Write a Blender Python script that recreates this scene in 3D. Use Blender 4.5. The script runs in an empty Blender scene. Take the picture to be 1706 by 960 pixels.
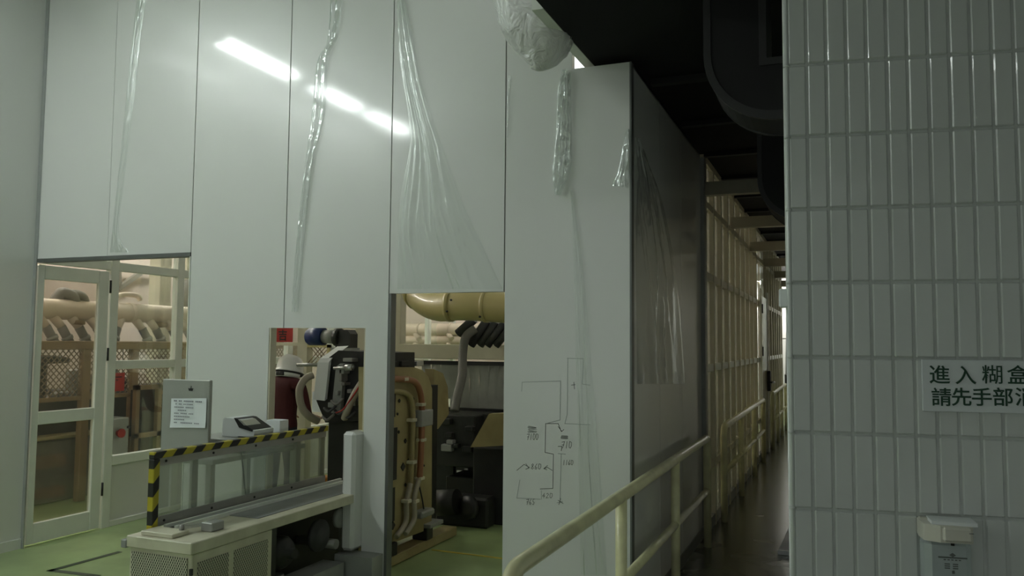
import bpy, bmesh, math, random
from mathutils import Vector, Matrix, noise
random.seed(7)
PI = math.pi
SC = bpy.context.scene
COL = SC.collection

# ------------------------------------------------------------------ camera
F_PX, YAW, PITCH, ROLL, EYE = 1362.2, .3839, .0674, .0086, 1.6
fw = Vector((-math.sin(YAW)*math.cos(PITCH), math.cos(YAW)*math.cos(PITCH), math.sin(PITCH)))
r0 = Vector((math.cos(YAW), math.sin(YAW), 0)); u0 = r0.cross(fw)
rt = math.cos(ROLL)*r0 + math.sin(ROLL)*u0; up = -math.sin(ROLL)*r0 + math.cos(ROLL)*u0
cam = bpy.data.cameras.new('camera'); cam.sensor_width = 36; cam.lens = F_PX/1706*36; cam.clip_start = .05
co = bpy.data.objects.new('camera', cam); COL.objects.link(co)
M = Matrix.Identity(4)
for i, v in enumerate((rt, up, -fw)):
    for j in range(3): M[j][i] = v[j]
M.translation = (0, 0, EYE); co.matrix_world = M
SC.camera = co

# ------------------------------------------------------------------ world, exposure
SC.view_settings.view_transform = 'Standard'
SC.view_settings.look = 'None'
SC.view_settings.gamma = 1
SC.view_settings.use_curve_mapping = False
SC.view_settings.exposure = 0.0
W = bpy.data.worlds.new('world'); SC.world = W; W.use_nodes = True
bg = W.node_tree.nodes['Background']; bg.inputs[0].default_value = (.94, 1.0, .97, 1); bg.inputs[1].default_value = .60

LAMP_FRONT = 46.0     # tube emission, hall in front of the panel wall
LAMP_BACK = 13.0       # tube emission, machine hall behind it
LAMP_SIDE = 115.0       # tube emission, glazed side room

# ------------------------------------------------------------------ measured planes (metres)
D = 4.523; XL = -5.866; XC = -1.1035; CEIL = 4.65; DECK = 3.25
def ray(x, y): return fw + rt*((x-853)/F_PX) - up*((y-480)/F_PX)
def wX(x, y, X): d = ray(x, y); return Vector((0, 0, EYE)) + d*(X/d.x)
def wY(x, y, Y): d = ray(x, y); return Vector((0, 0, EYE)) + d*(Y/d.y)
def wZ(x, y, Z): d = ray(x, y); return Vector((0, 0, EYE)) + d*((Z-EYE)/d.z)

# ------------------------------------------------------------------ materials
MATS = {}
def mat(name, col, rough=.5, metal=0, coat=0, noise_amt=.06, scale=6, bump=0, bump_scale=60, spec=.5, dirt=None, dirt_amt=0):
    m = bpy.data.materials.new(name); m.use_nodes = True; nt = m.node_tree; b = nt.nodes['Principled BSDF']
    b.inputs['Roughness'].default_value = rough; b.inputs['Metallic'].default_value = metal
    b.inputs['Coat Weight'].default_value = coat; b.inputs['Coat Roughness'].default_value = .05
    b.inputs['Specular IOR Level'].default_value = spec
    tc = nt.nodes.new('ShaderNodeTexCoord')
    n = nt.nodes.new('ShaderNodeTexNoise'); n.inputs['Scale'].default_value = scale; n.inputs['Detail'].default_value = 5
    nt.links.new(tc.outputs['Object'], n.inputs['Vector'])
    r = nt.nodes.new('ShaderNodeValToRGB'); k = noise_amt
    d = dirt or col
    r.color_ramp.elements[0].position = .3; r.color_ramp.elements[1].position = .7
    r.color_ramp.elements[0].color = tuple(max(0, (c*(1-dirt_amt)+e*dirt_amt)*(1-k)) for c, e in zip(col, d)) + (1,)
    r.color_ramp.elements[1].color = tuple(min(1, c*(1+k)) for c in col) + (1,)
    nt.links.new(n.outputs['Fac'], r.inputs[0]); nt.links.new(r.outputs[0], b.inputs['Base Color'])
    if bump:
        n2 = nt.nodes.new('ShaderNodeTexNoise'); n2.inputs['Scale'].default_value = bump_scale
        nt.links.new(tc.outputs['Object'], n2.inputs['Vector'])
        bp = nt.nodes.new('ShaderNodeBump'); bp.inputs['Strength'].default_value = bump; bp.inputs['Distance'].default_value = .01
        nt.links.new(n2.outputs['Fac'], bp.inputs['Height']); nt.links.new(bp.outputs[0], b.inputs['Normal'])
    MATS[name] = m; return m
def emit(name, col, s):
    m = bpy.data.materials.new(name); m.use_nodes = True; nt = m.node_tree; nt.nodes.clear()
    o = nt.nodes.new('ShaderNodeOutputMaterial'); e = nt.nodes.new('ShaderNodeEmission')
    e.inputs[0].default_value = col+(1,); e.inputs[1].default_value = s; nt.links.new(e.outputs[0], o.inputs[0]); MATS[name] = m
def clear(name, tint, gloss, rough, diffuse, dcol=(.8, .85, .82), translucent=0, facing=.35, bump=0):
    """see-through sheet: transparent + fresnel gloss + a little milky diffuse"""
    m = bpy.data.materials.new(name); m.use_nodes = True; nt = m.node_tree; nt.nodes.clear(); N = nt.nodes.new; L = nt.links.new
    o = N('ShaderNodeOutputMaterial'); t = N('ShaderNodeBsdfTransparent'); t.inputs[0].default_value = tint+(1,)
    g = N('ShaderNodeBsdfGlossy'); g.inputs['Roughness'].default_value = rough; g.inputs[0].default_value = (.95, 1, .98, 1)
    d = N('ShaderNodeBsdfDiffuse'); tr = N('ShaderNodeBsdfTranslucent')
    tc = N('ShaderNodeTexCoord'); n = N('ShaderNodeTexNoise'); n.inputs['Scale'].default_value = 7; n.inputs['Detail'].default_value = 4
    L(tc.outputs['Object'], n.inputs['Vector'])
    rp = N('ShaderNodeValToRGB'); rp.color_ramp.elements[0].position = .3; rp.color_ramp.elements[1].position = .72
    rp.color_ramp.elements[0].color = tuple(c*.9 for c in dcol)+(1,); rp.color_ramp.elements[1].color = tuple(min(1, c*1.06) for c in dcol)+(1,)
    L(n.outputs['Fac'], rp.inputs[0]); L(rp.outputs[0], d.inputs[0]); L(rp.outputs[0], tr.inputs[0])
    if bump:
        n2 = N('ShaderNodeTexNoise'); n2.inputs['Scale'].default_value = 9; n2.inputs['Detail'].default_value = 3; n2.inputs['Distortion'].default_value = 1.5
        L(tc.outputs['Object'], n2.inputs['Vector']); bp = N('ShaderNodeBump'); bp.inputs['Strength'].default_value = bump; bp.inputs['Distance'].default_value = .05
        L(n2.outputs['Fac'], bp.inputs['Height'])
        for sh in (g, d, tr): L(bp.outputs[0], sh.inputs['Normal'])
    dm = N('ShaderNodeMixShader'); dm.inputs[0].default_value = translucent; L(d.outputs[0], dm.inputs[1]); L(tr.outputs[0], dm.inputs[2])
    m1 = N('ShaderNodeMixShader'); m1.inputs[0].default_value = diffuse; L(t.outputs[0], m1.inputs[1]); L(dm.outputs[0], m1.inputs[2])
    fr = N('ShaderNodeFresnel'); fr.inputs[0].default_value = 1.45
    ml = N('ShaderNodeMath'); ml.operation = 'MULTIPLY_ADD'; ml.use_clamp = True; ml.inputs[1].default_value = facing; ml.inputs[2].default_value = gloss
    L(fr.outputs[0], ml.inputs[0])
    m2 = N('ShaderNodeMixShader'); L(ml.outputs[0], m2.inputs[0]); L(m1.outputs[0], m2.inputs[1]); L(g.outputs[0], m2.inputs[2])
    L(m2.outputs[0], o.inputs[0]); MATS[name] = m; return m

mat('panel', (.70, .708, .682), .32, coat=.9, noise_amt=.02, scale=.8, bump=.015, bump_scale=1.3)
MATS['panel'].node_tree.nodes['Principled BSDF'].inputs['Coat Roughness'].default_value = .085
mat('panel_core', (.35, .40, .36), .6)
mat('seam', (.10, .11, .10), .6)
mat('alu', (.45, .47, .46), .35, metal=.6)
mat('alu_dark', (.16, .17, .16), .4, metal=.5)
mat('frame_white', (.74, .77, .70), .4, noise_amt=.04)
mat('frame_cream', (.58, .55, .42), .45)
mat('floor_green', (.36, .48, .22), .28, noise_amt=.12, scale=2.2, bump=.03, bump_scale=30, dirt=(.2, .25, .12), dirt_amt=.35)
mat('floor_grey', (.13, .13, .10), .22, noise_amt=.25, scale=3, bump=.06, bump_scale=9, dirt=(.05, .05, .04), dirt_amt=.5)
mat('tape_black', (.06, .08, .05), .6)
mat('tape_yellow', (.55, .45, .05), .6)
mat('tile', (.60, .63, .60), .32, coat=.25, noise_amt=.05, scale=1.7, bump=.03, bump_scale=25)
mat('grout', (.58, .61, .58), .8, noise_amt=.1, scale=12)
mat('rail', (.78, .76, .46), .32, coat=.2, noise_amt=.05, scale=9, dirt=(.5, .45, .25), dirt_amt=.35)
mat('deck_black', (.006, .006, .006), .8, spec=.2)
mat('duct_black', (.009, .009, .009), .6, spec=.25)
mat('rim_dark', (.026, .026, .026), .5, spec=.3)
mat('machine_shade', (.13, .125, .10), .6, noise_amt=.15)  # machine grey copy darkened for the shade in the side room
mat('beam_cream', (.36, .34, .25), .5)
mat('plaster_pink', (.74, .64, .58), .8, noise_amt=.04, scale=1.2)
mat('plaster_white', (.80, .82, .80), .8)
mat('ceiling_white', (.62, .68, .64), .8)
mat('pipe_cream', (.72, .61, .49), .45, noise_amt=.06, scale=3)
mat('duct_yellow', (.50, .44, .20), .38, noise_amt=.08, scale=4, coat=.15)
mat('machine_cream', (.34, .29, .14), .5, noise_amt=.14, scale=5, dirt=(.3, .22, .08), dirt_amt=.4)
mat('machine_grey', (.30, .31, .29), .45, noise_amt=.1)
mat('machine_dark', (.016, .016, .014), .5, noise_amt=.3)
mat('steel', (.55, .56, .55), .28, metal=.9)
mat('steel_dull', (.34, .34, .32), .4, metal=.6)
mat('brown_beam', (.27, .18, .09), .55, noise_amt=.12)
mat('copper_tube', (.30, .13, .06), .45)
mat('hose_grey', (.20, .19, .175), .55)
mat('hose_dark', (.055, .055, .055), .55)
mat('hose_tan', (.40, .36, .28), .55)
mat('wire', (.20, .15, .09), .6)
mat('motor_blue', (.012, .03, .12), .4)
mat('red', (.36, .02, .014), .6)
mat('shirt_red', (.055, .0045, .006), .85, noise_amt=.15, scale=8, bump=.3, bump_scale=18)
mat('trousers', (.02, .022, .03), .9)
mat('skin', (.42, .25, .17), .55)
mat('hair', (.015, .012, .01), .6)
mat('helmet', (.78, .78, .76), .3, coat=.3, noise_amt=.03)
mat('black', (.012, .012, .012), .5)
mat('ink_green', (.006, .05, .022), .6, noise_amt=.1)
mat('ink', (.11, .12, .11), .8)
mat('ink_faint', (.34, .37, .35), .8)
mat('paper', (.80, .84, .86), .8, noise_amt=.02)
mat('print', (.18, .19, .22), .8)
mat('white_plastic', (.74, .77, .76), .35, noise_amt=.03)
mat('sign_white', (.66, .70, .70), .4, coat=.2, noise_amt=.03)
mat('cream_plastic', (.62, .61, .52), .35, noise_amt=.05)
mat('blue_grey', (.22, .25, .32), .4)
mat('grey_display', (.36, .37, .34), .4, metal=.3, noise_amt=.03)
mat('orange', (.55, .20, .02), .5)
mat('curtain_grey', (.30, .31, .28), .5, noise_amt=.2, scale=3)
mat('conveyor_cream', (.62, .60, .46), .45, noise_amt=.08, dirt=(.4, .37, .25), dirt_amt=.4)
mat('belt_grey', (.24, .25, .24), .4, noise_amt=.12)
emit('tube_front', (.93, 1.0, .98), LAMP_FRONT)
emit('tube_back', (1.0, .96, .88), LAMP_BACK)
emit('diffuser', (.97, 1.0, .95), 2.5)
emit('tube_side', (1.0, .95, .88), LAMP_SIDE)
clear('glass', (.93, .95, .93), .0, .03, .03)
clear('glass_dusty', (.85, .84, .80), .02, .06, .10, (.6, .56, .5))
clear('acrylic', (.84, .86, .83), .03, .08, .10, (.6, .62, .58))
clear('film', (.97, .98, .97), .05, .16, .07, (.85, .90, .87), facing=.4)
clear('film_shiny', (.97, .98, .97), .14, .13, .10, (.85, .90, .88), facing=.5)
clear('film_shaded', (.90, .90, .90), .03, .2, .14, (.6, .6, .56), facing=.3)  # dimmer copy of the film, shade of the box side in its colour
clear('bag', (.75, .76, .74), .05, .35, .92, (.80, .80, .78), translucent=.25, facing=.12, bump=.8)
clear('sheet_pane', (.60, .56, .48), .04, .12, .72, (.56, .53, .44), translucent=.72, facing=.35)
clear('bottle', (.9, .93, .92), .04, .15, .72, (.66, .72, .72), translucent=.3)

def hazard():
    m = bpy.data.materials.new('hazard'); m.use_nodes = True; nt = m.node_tree; b = nt.nodes['Principled BSDF']; N = nt.nodes.new; L = nt.links.new
    b.inputs['Roughness'].default_value = .5
    tc = N('ShaderNodeTexCoord'); sp = N('ShaderNodeSeparateXYZ'); L(tc.outputs['Object'], sp.inputs[0])
    a = N('ShaderNodeMath'); a.operation = 'MULTIPLY_ADD'; a.inputs[1].default_value = -1.0; L(sp.outputs['Z'], a.inputs[0]); L(sp.outputs['Y'], a.inputs[2])
    k = N('ShaderNodeMath'); k.operation = 'MULTIPLY_ADD'; k.inputs[1].default_value = 7.2; k.inputs[2].default_value = 20.2; L(a.outputs[0], k.inputs[0])
    f = N('ShaderNodeMath'); f.operation = 'FRACT'; L(k.outputs[0], f.inputs[0])
    g = N('ShaderNodeMath'); g.operation = 'GREATER_THAN'; g.inputs[1].default_value = .5; L(f.outputs[0], g.inputs[0])
    mx = N('ShaderNodeMix'); mx.data_type = 'RGBA'; mx.inputs[6].default_value = (.42, .36, .02, 1); mx.inputs[7].default_value = (.014, .014, .012, 1)
    L(g.outputs[0], mx.inputs[0]); L(mx.outputs[2], b.inputs['Base Color']); MATS['hazard'] = m
hazard()
def perforated():
    m = bpy.data.materials.new('perforated'); m.use_nodes = True; nt = m.node_tree; b = nt.nodes['Principled BSDF']; N = nt.nodes.new; L = nt.links.new
    b.inputs['Roughness'].default_value = .5
    tc = N('ShaderNodeTexCoord'); sp = N('ShaderNodeSeparateXYZ'); L(tc.outputs['Object'], sp.inputs[0])
    ad = N('ShaderNodeMath'); ad.operation = 'ADD'; L(sp.outputs['X'], ad.inputs[0]); L(sp.outputs['Y'], ad.inputs[1])
    def cell(s1, s2, off):
        outs = []
        for s, o in ((ad.outputs[0], s1), (sp.outputs['Z'], s2)):
            q = N('ShaderNodeMath'); q.operation = 'MULTIPLY_ADD'; q.inputs[1].default_value = o; q.inputs[2].default_value = 50+off; L(s, q.inputs[0])
            f = N('ShaderNodeMath'); f.operation = 'FRACT'; L(q.outputs[0], f.inputs[0])
            c = N('ShaderNodeMath'); c.operation = 'SUBTRACT'; c.inputs[1].default_value = .5; L(f.outputs[0], c.inputs[0])
            p = N('ShaderNodeMath'); p.operation = 'POWER'; p.inputs[1].default_value = 2; L(c.outputs[0], p.inputs[0]); outs.append(p)
        s = N('ShaderNodeMath'); s.operation = 'ADD'; L(outs[0].outputs[0], s.inputs[0]); L(outs[1].outputs[0], s.inputs[1])
        l = N('ShaderNodeMath'); l.operation = 'LESS_THAN'; l.inputs[1].default_value = .075; L(s.outputs[0], l.inputs[0]); return l
    a1 = cell(70, 42, 0); a2 = cell(70, 42, .5)
    mxm = N('ShaderNodeMath'); mxm.operation = 'MAXIMUM'; L(a1.outputs[0], mxm.inputs[0]); L(a2.outputs[0], mxm.inputs[1])
    mx = N('ShaderNodeMix'); mx.data_type = 'RGBA'; mx.inputs[6].default_value = (.56, .55, .42, 1); mx.inputs[7].default_value = (.05, .05, .035, 1)
    L(mxm.outputs[0], mx.inputs[0]); L(mx.outputs[2], b.inputs['Base Color']); MATS['perforated'] = m
perforated()

# ------------------------------------------------------------------ geometry helpers
class MB:
    def __init__(s): s.v = []; s.f = []; s.sm = []
    def add(s, vs, fs, smooth=False):
        n = len(s.v); s.v += [Vector(p) for p in vs]; s.f += [tuple(i+n for i in f) for f in fs]; s.sm += [smooth]*len(fs); return s
    def box(s, x0, x1, y0, y1, z0, z1):
        return s.add([(x, y, z) for x in (x0, x1) for y in (y0, y1) for z in (z0, z1)],
                     [(0, 1, 3, 2), (4, 6, 7, 5), (0, 4, 5, 1), (2, 3, 7, 6), (0, 2, 6, 4), (1, 5, 7, 3)])
    def bbox(s, x0, x1, y0, y1, z0, z1, b=.005):
        """box with chamfered edges"""
        bm = bmesh.new(); bmesh.ops.create_cube(bm, size=1)
        for v in bm.verts: v.co = Vector((x0+(v.co.x+.5)*(x1-x0), y0+(v.co.y+.5)*(y1-y0), z0+(v.co.z+.5)*(z1-z0)))
        bmesh.ops.bevel(bm, geom=bm.edges[:], offset=b, segments=1, affect='EDGES')
        bm.verts.index_update(); s.add([v.co.copy() for v in bm.verts], [tuple(v.index for v in f.verts) for f in bm.faces]); bm.free(); return s
    def bar(s, a, b, w, h=None):
        """rectangular bar from a to b"""
        a = Vector(a); b = Vector(b); h = h or w; d = (b-a).normalized()
        u = d.cross(Vector((0, 0, 1))); u = Vector((1, 0, 0)) if u.length < 1e-4 else u.normalized(); n = u.cross(d)
        vs = [p+u*i*w/2+n*j*h/2 for p in (a, b) for i, j in ((-1, -1), (1, -1), (1, 1), (-1, 1))]
        return s.add(vs, [(3, 2, 1, 0), (4, 5, 6, 7)]+[(i, (i+1) % 4, 4+(i+1) % 4, 4+i) for i in range(4)])
    def tube(s, pts, r, n=10, caps=True):
        pts = [Vector(p) for p in pts]; m = len(pts); rr = r if isinstance(r, (list, tuple)) else [r]*m
        vs = []; prev = None
        for i, p in enumerate(pts):
            d = (pts[min(i+1, m-1)]-pts[max(i-1, 0)]).normalized()
            if prev is None:
                u = d.cross(Vector((0, 0, 1)));  u = Vector((1, 0, 0)) if u.length < 1e-3 else u.normalized()
            else:
                u = (prev - d*prev.dot(d)).normalized()
            prev = u; w = d.cross(u)
            vs += [p+(u*math.cos(2*PI*k/n)+w*math.sin(2*PI*k/n))*rr[i] for k in range(n)]
        fs = [(i*n+k, i*n+(k+1) % n, (i+1)*n+(k+1) % n, (i+1)*n+k) for i in range(m-1) for k in range(n)]
        s.add(vs, fs, True)
        if caps:
            b = len(s.v)-len(vs); s.f += [tuple(b+k for k in range(n))[::-1], tuple(b+(m-1)*n+k for k in range(n))]; s.sm += [False, False]
        return s
    def prism(s, poly, axis, a, b):
        """poly: 2-D points in the plane across axis ('x': y,z  'y': x,z  'z': x,y)"""
        def P(q, t): return {'x': (t, q[0], q[1]), 'y': (q[0], t, q[1]), 'z': (q[0], q[1], t)}[axis]
        n = len(poly); vs = [P(q, a) for q in poly]+[P(q, b) for q in poly]
        return s.add(vs, [tuple(range(n)), tuple(range(2*n-1, n-1, -1))]+[(i, n+i, n+(i+1) % n, (i+1) % n) for i in range(n)])
    def lathe(s, prof, c, axis=(0, 0, 1), n=20):
        """prof: (radius, height along axis)"""
        d = Vector(axis).normalized(); u = d.orthogonal().normalized(); w = d.cross(u); c = Vector(c); vs = []
        for r, h in prof: vs += [c+d*h+(u*math.cos(2*PI*k/n)+w*math.sin(2*PI*k/n))*max(r, 1e-4) for k in range(n)]
        fs = [(i*n+k, i*n+(k+1) % n, (i+1)*n+(k+1) % n, (i+1)*n+k) for i in range(len(prof)-1) for k in range(n)]
        s.add(vs, fs, True)
        b = len(s.v)-len(vs); s.f += [tuple(b+k for k in range(n))[::-1], tuple(b+(len(prof)-1)*n+k for k in range(n))]; s.sm += [False, False]
        return s
    def grid(s, rows, smooth=True):
        m = len(rows[0]); vs = [p for r in rows for p in r]
        return s.add(vs, [(i*m+j, i*m+j+1, (i+1)*m+j+1, (i+1)*m+j) for i in range(len(rows)-1) for j in range(m-1)], smooth)
    def build(s, name, material, parent=None, fix=True):
        org = Vector((0, 0, 0)); p = parent
        while p is not None: org += p.location; p = p.parent
        me = bpy.data.meshes.new(name); me.from_pydata([tuple(v-org) for v in s.v], [], s.f)
        me.polygons.foreach_set('use_smooth', s.sm)
        if fix:
            bm = bmesh.new(); bm.from_mesh(me); bmesh.ops.recalc_face_normals(bm, faces=bm.faces[:]); bm.to_mesh(me); bm.free()
        me.materials.append(MATS[material]); me.update()
        o = bpy.data.objects.new(name, me); COL.objects.link(o); o.parent = parent; return o
def tag(o, label, cat, group=None, kind=None):
    o['label'] = label; o['category'] = cat
    if group: o['group'] = group
    if kind: o['kind'] = kind
    return o
def thing(name, label, cat, loc=(0, 0, 0), group=None):
    o = bpy.data.objects.new(name, None); COL.objects.link(o); o.location = loc; o.empty_display_size = .1
    return tag(o, label, cat, group)
def structure(o, label, cat='wall'):
    o['kind'] = 'structure'; o['label'] = label; o['category'] = cat; return o
def sempty(name, label, cat, loc=(0, 0, 0)):
    o = bpy.data.objects.new(name, None); COL.objects.link(o); o.location = loc; return structure(o, label, cat)
def arc(c, r, a0, a1, n, fn): return [fn(c[0]+r*math.cos(a0+(a1-a0)*i/n), c[1]+r*math.sin(a0+(a1-a0)*i/n)) for i in range(n+1)]
def smooth_path(pts, n=6):
    pts = [Vector(p) for p in pts]; P = [pts[0]]+pts+[pts[-1]]; out = []
    for i in range(1, len(P)-2):
        for k in range(n):
            t = k/n; a, b, c, d = P[i-1], P[i], P[i+1], P[i+2]
            out.append(.5*((2*b)+(c-a)*t+(2*a-5*b+4*c-d)*t*t+(3*b-a-3*c+d)*t**3))
    return out+[pts[-1]]

# ================================================================== SETTING
structure(MB().box(-14, XC, -8, 20, -.1, 0).build('floor', 'floor_green'), 'glossy green painted hall floor', 'floor')
structure(MB().box(XC, 4, -8, 20, -.1, 0).build('floor_corridor', 'floor_grey'), 'dark worn floor of the corridor on the right', 'floor')
structure(MB().box(-14, -1.46, -8, 20, CEIL, CEIL+.1).build('ceiling', 'ceiling_white'), 'pale ceiling of the hall', 'ceiling')

# --- dark deck over the corridor
deck = sempty('ceiling_corridor', 'black deck ceiling above the corridor', 'ceiling', (0, 0, DECK))
MB().box(-1.34, 4, -3, 20, DECK, DECK+.12).build('deck_slab', 'deck_black', deck)
for i in range(13):
    y = 4.95+1.05*i
    MB().box(-1.08, .049, y, y+.06, DECK-.035, DECK).build('deck_rib', 'duct_black', deck)
edge = MB().box(-1.402, -1.342, 3.70, 20, DECK, DECK+.5).build('trim_1', 'frame_white')
structure(edge, 'white edge beam running along the black corridor deck', 'beam')

# --- main panel wall
wall = sempty('wall_front', 'tall wall of pale green insulated panels with openings', 'wall', (0, D, 0))
TH = .055
zT = CEIL
OL, OM, OR, XO0, XO1 = 2.228, 1.689, 1.909, wY(447, 600, D).x, -2.838
s0, s1, s2, s3, s4, s5, s6 = XL, wY(184, 300, D).x, -4.300, -3.4785, -2.671, -1.8777, -1.457
ga = .004
def panel(poly): return MB().prism(poly, 'y', D, D+TH).build('panel', 'panel', wall)
panel([(s0+ga, OL), (s1-.0015, OL), (s1-.0015, zT), (s0+ga, zT)])
panel([(s1+.0015, OL), (s2-ga, OL), (s2-ga, zT), (s1+.0015, zT)])
panel([(s2+ga, 0), (XO0, 0), (XO0, OM), (s3-ga, OM), (s3-ga, zT), (s2+ga, zT)])
panel([(s3+ga, OM), (XO1, OM), (XO1, 0), (s4-ga, 0), (s4-ga, zT), (s3+ga, zT)])
panel([(s4+ga, OR), (s5-ga, OR), (s5-ga, zT), (s4+ga, zT)])
pn = panel([(s5+ga, 0), (XC, 0), (XC, 3.2224), (s6, 3.2224), (s6, zT), (s5+ga, zT)])
for x, z in ((s2, OL), (s3, OM), (s4, OR), (s5, OR), ):
    MB().box(x-ga, x+ga, D+.010, D+TH-.004, z, zT).build('seam', 'seam', wall)
MB().box(s0, s2, D-.006, D+TH+.006, OL-.03, OL-.001).build('edge_channel', 'alu_dark', wall)
MB().box(s0, s0+.03, D-.012, D-.001, 0, zT).build('corner_strip', 'alu', wall)
MB().box(s2-.006, s2+.002, D-.004, D+TH+.004, 0, OL-.03).build('edge_channel', 'frame_white', wall)
MB().box(XO0, XO0+.012, D+.004, D+TH+.01, .3, OM).build('edge_channel', 'frame_cream', wall)
MB().box(XO1-.012, XO1, D+.004, D+TH+.01, 1.03, OM).build('edge_channel', 'frame_cream', wall)
MB().box(s4-.004, s4+.016, D+.003, D+TH+.01, 0, OR).build('edge_channel', 'alu_dark', wall)
MB().bbox(XO1-.095, XO1-.001, D-.10, D+TH, .30, 1.035, .02).build('jamb_cover', 'panel', wall)
MB().box(XO1-.11, XO1+.16, D-.13, D-.002, 0, .285).build('base_channel', 'machine_grey', wall)

# handwriting and measured sketch pencilled on the panel, flat strokes
def stroke(mb, pts, w=.0035):
    q = [wY(x, y, D-.0012) for x, y in pts]
    for a, b in zip(q, q[1:]):
        d = (b-a); n = Vector((-d.z, 0, d.x)).normalized()*w/2; e = d.normalized()*w/2
        mb.add([a-e-n, b+e-n, b+e+n, a-e+n], [(0, 1, 2, 3)])
dark = MB(); faint = MB()
for pts in ([(870, 637), (934, 635), (933, 700), (910, 706)], [(870, 637), (869, 652)], [(945, 597), (972, 598)], [(972, 600), (970, 640), (983, 642)],
            [(946, 598), (945, 690), (941, 706), (983, 708)], [(866, 600+200), (861, 830), (900, 832)], [(902, 832), (902, 818)],
            [(935, 757), (933, 838)], [(930, 756), (942, 757)], [(928, 838), (937, 836)]): stroke(faint, pts)
for pts in ([(909, 706), (930, 706), (935, 719)], [(909, 707), (908, 754), (922, 757), (921, 814), (900, 815)], [(930, 711), (936, 719), (939, 716)],
            [(861, 784), (873, 774), (882, 779)], [(876, 773), (881, 780), (876, 782)], [(920, 784), (912, 779), (906, 781)], [(912, 776), (906, 781), (911, 783)],
            [(930, 744), (936, 744), (935, 751)], [(930, 834), (938, 839)], [(934, 831), (931, 841)], [(952, 642), (958, 641)], [(956, 637), (957, 648)]): stroke(dark, pts)
DG = {'0': [[(.2, 0), (.8, .1), (.9, .6), (.6, 1), (.2, .9), (.1, .4), (.2, 0)]], '1': [[(.5, 0), (.45, 1)]], '2': [[(.1, .2), (.5, 0), (.8, .25), (.1, 1), (.9, .95)]],
      '4': [[(.6, 0), (.1, .6), (.9, .6)], [(.6, .3), (.55, 1)]], '5': [[(.9, 0), (.3, 0), (.2, .4), (.8, .6), (.6, 1), (.1, .9)]],
      '6': [[(.7, 0), (.2, .5), (.2, .9), (.6, 1), (.8, .7), (.3, .6)]], '7': [[(.05, .1), (.9, 0), (.4, 1)], [(.2, .5), (.75, .5)]],
      '8': [[(.5, .45), (.2, .2), (.5, 0), (.8, .2), (.5, .45), (.15, .8), (.5, 1), (.85, .8), (.5, .45)]]}
def digits(txt, x, y, w, h):
    for i, c in enumerate(txt):
        for ln in DG[c]: stroke(dark, [(x+(i+.85*a)*w-b*.15*w, y+b*h) for a, b in ln], .0028)
digits('7100', 878, 723, 5, 10); digits('710', 936, 736, 6, 11); digits('1160', 938, 767, 4.5, 8); digits('860', 885, 773, 6, 9)
digits('420', 904, 822, 6, 8); digits('765', 877, 832, 5, 9)
for k in range(9): stroke(dark, [(879+random.random()*4, 710+k*1.3), (892+random.random()*3, 711+k*1.2+random.random()*2)], .002)
for k in range(6): stroke(dark, [(934+random.random()*2, 726+k*1.0), (945+random.random()*2, 726.5+k)], .002)
faint.build('pencil_marks', 'ink_faint', wall, fix=False); dark.build('handwriting', 'ink', wall, fix=False)

# --- side of the panel box along the corridor
side = sempty('wall_side', 'unlit pale panel wall of the box beside the corridor rail', 'wall', (XC, 5.7, 0))
for a, b in ((D+TH+.002, 5.30), (5.306, 6.10), (6.106, 7.0)):
    MB().box(XC-TH, XC, a, b, 0, 3.2224).build('panel', 'panel', side)
MB().box(XC-.005, XC+.006, D-.004, D+TH, .0, 3.2224).build('corner_strip', 'alu_dark', side)
MB().box(XC, XC+.008, D+TH+.01, 7.0, 0, .09).build('baseboard_side', 'alu_dark', side)
MB().bbox(XC-.06, XC+.035, 7.0, 7.09, 0, 3.2, .004).build('end_post', 'machine_grey', side)
MB().box(-1.457, XC, D+TH+.002, 7.0, 3.205, 3.222).build('box_top', 'panel', side)

# --- glazed partition along the corridor
gp = sempty('wall_corridor', 'long cream partition of mullions and sheet panes along corridor', 'wall', (XC, 12, 0))
RZ = [(0, .10), (.52, .58), (1.365, 1.43), (2.17, 2.235), (2.80, 2.86), (3.19, DECK)]
ys = [7.10+.50*i for i in range(20)]
for a, b in RZ:
    MB().box(XC-.05, XC+.022, 7.10, 16.62, a, b).build('rail', ('frame_white' if 1 < a < 2 else 'frame_cream') if a > 0 else 'machine_grey', gp)
mm = MB().box(-.05, .03, -.03, .03, 0, DECK-.01).build('mullion', 'frame_cream', gp)
mm.data.transform(Matrix.Translation(gp.location)); mm.location = Vector((XC, ys[0]+.03, 0))-gp.location
for y in ys[1:]:
    if 12.0 < y < 13.0: continue
    o = mm.copy(); COL.objects.link(o); o.location = Vector((XC, y, 0))-gp.location
panes = {}
for ti in range(5):
    z0, z1 = RZ[ti][1], RZ[ti+1][0]
    for yi, y in enumerate(ys[:-1]):
        key = ti
        if key not in panes:
            rows = []
            for i in range(9):       # gently folded sheet
                yy = .03+.44*i/8; dx = .012*math.sin(i*PI/2)
                rows.append([(dx-.01, yy, z0), (dx-.01, yy, z1)])
            me = MB().grid(rows).build('pane', 'sheet_pane', gp, fix=False); me.data.transform(Matrix.Translation(gp.location)); panes[key] = me
        else:
            me = panes[key].copy(); COL.objects.link(me)
        me.location = Vector((XC, y, 0))-gp.location
dr = sempty('door_2', 'narrow cream door with black handle in the corridor partition', 'door', (XC, 12.4, 0))
MB().box(XC+.03, XC+.06, 11.95, 12.02, 0, 2.4).build('door_frame', 'frame_white', dr)
MB().box(XC+.03, XC+.06, 12.95, 13.02, 0, 2.4).build('door_frame', 'frame_white', dr)
MB().box(XC+.032, XC+.05, 12.03, 12.94, .05, 2.3).build('door_leaf', 'sheet_pane', dr)
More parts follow.
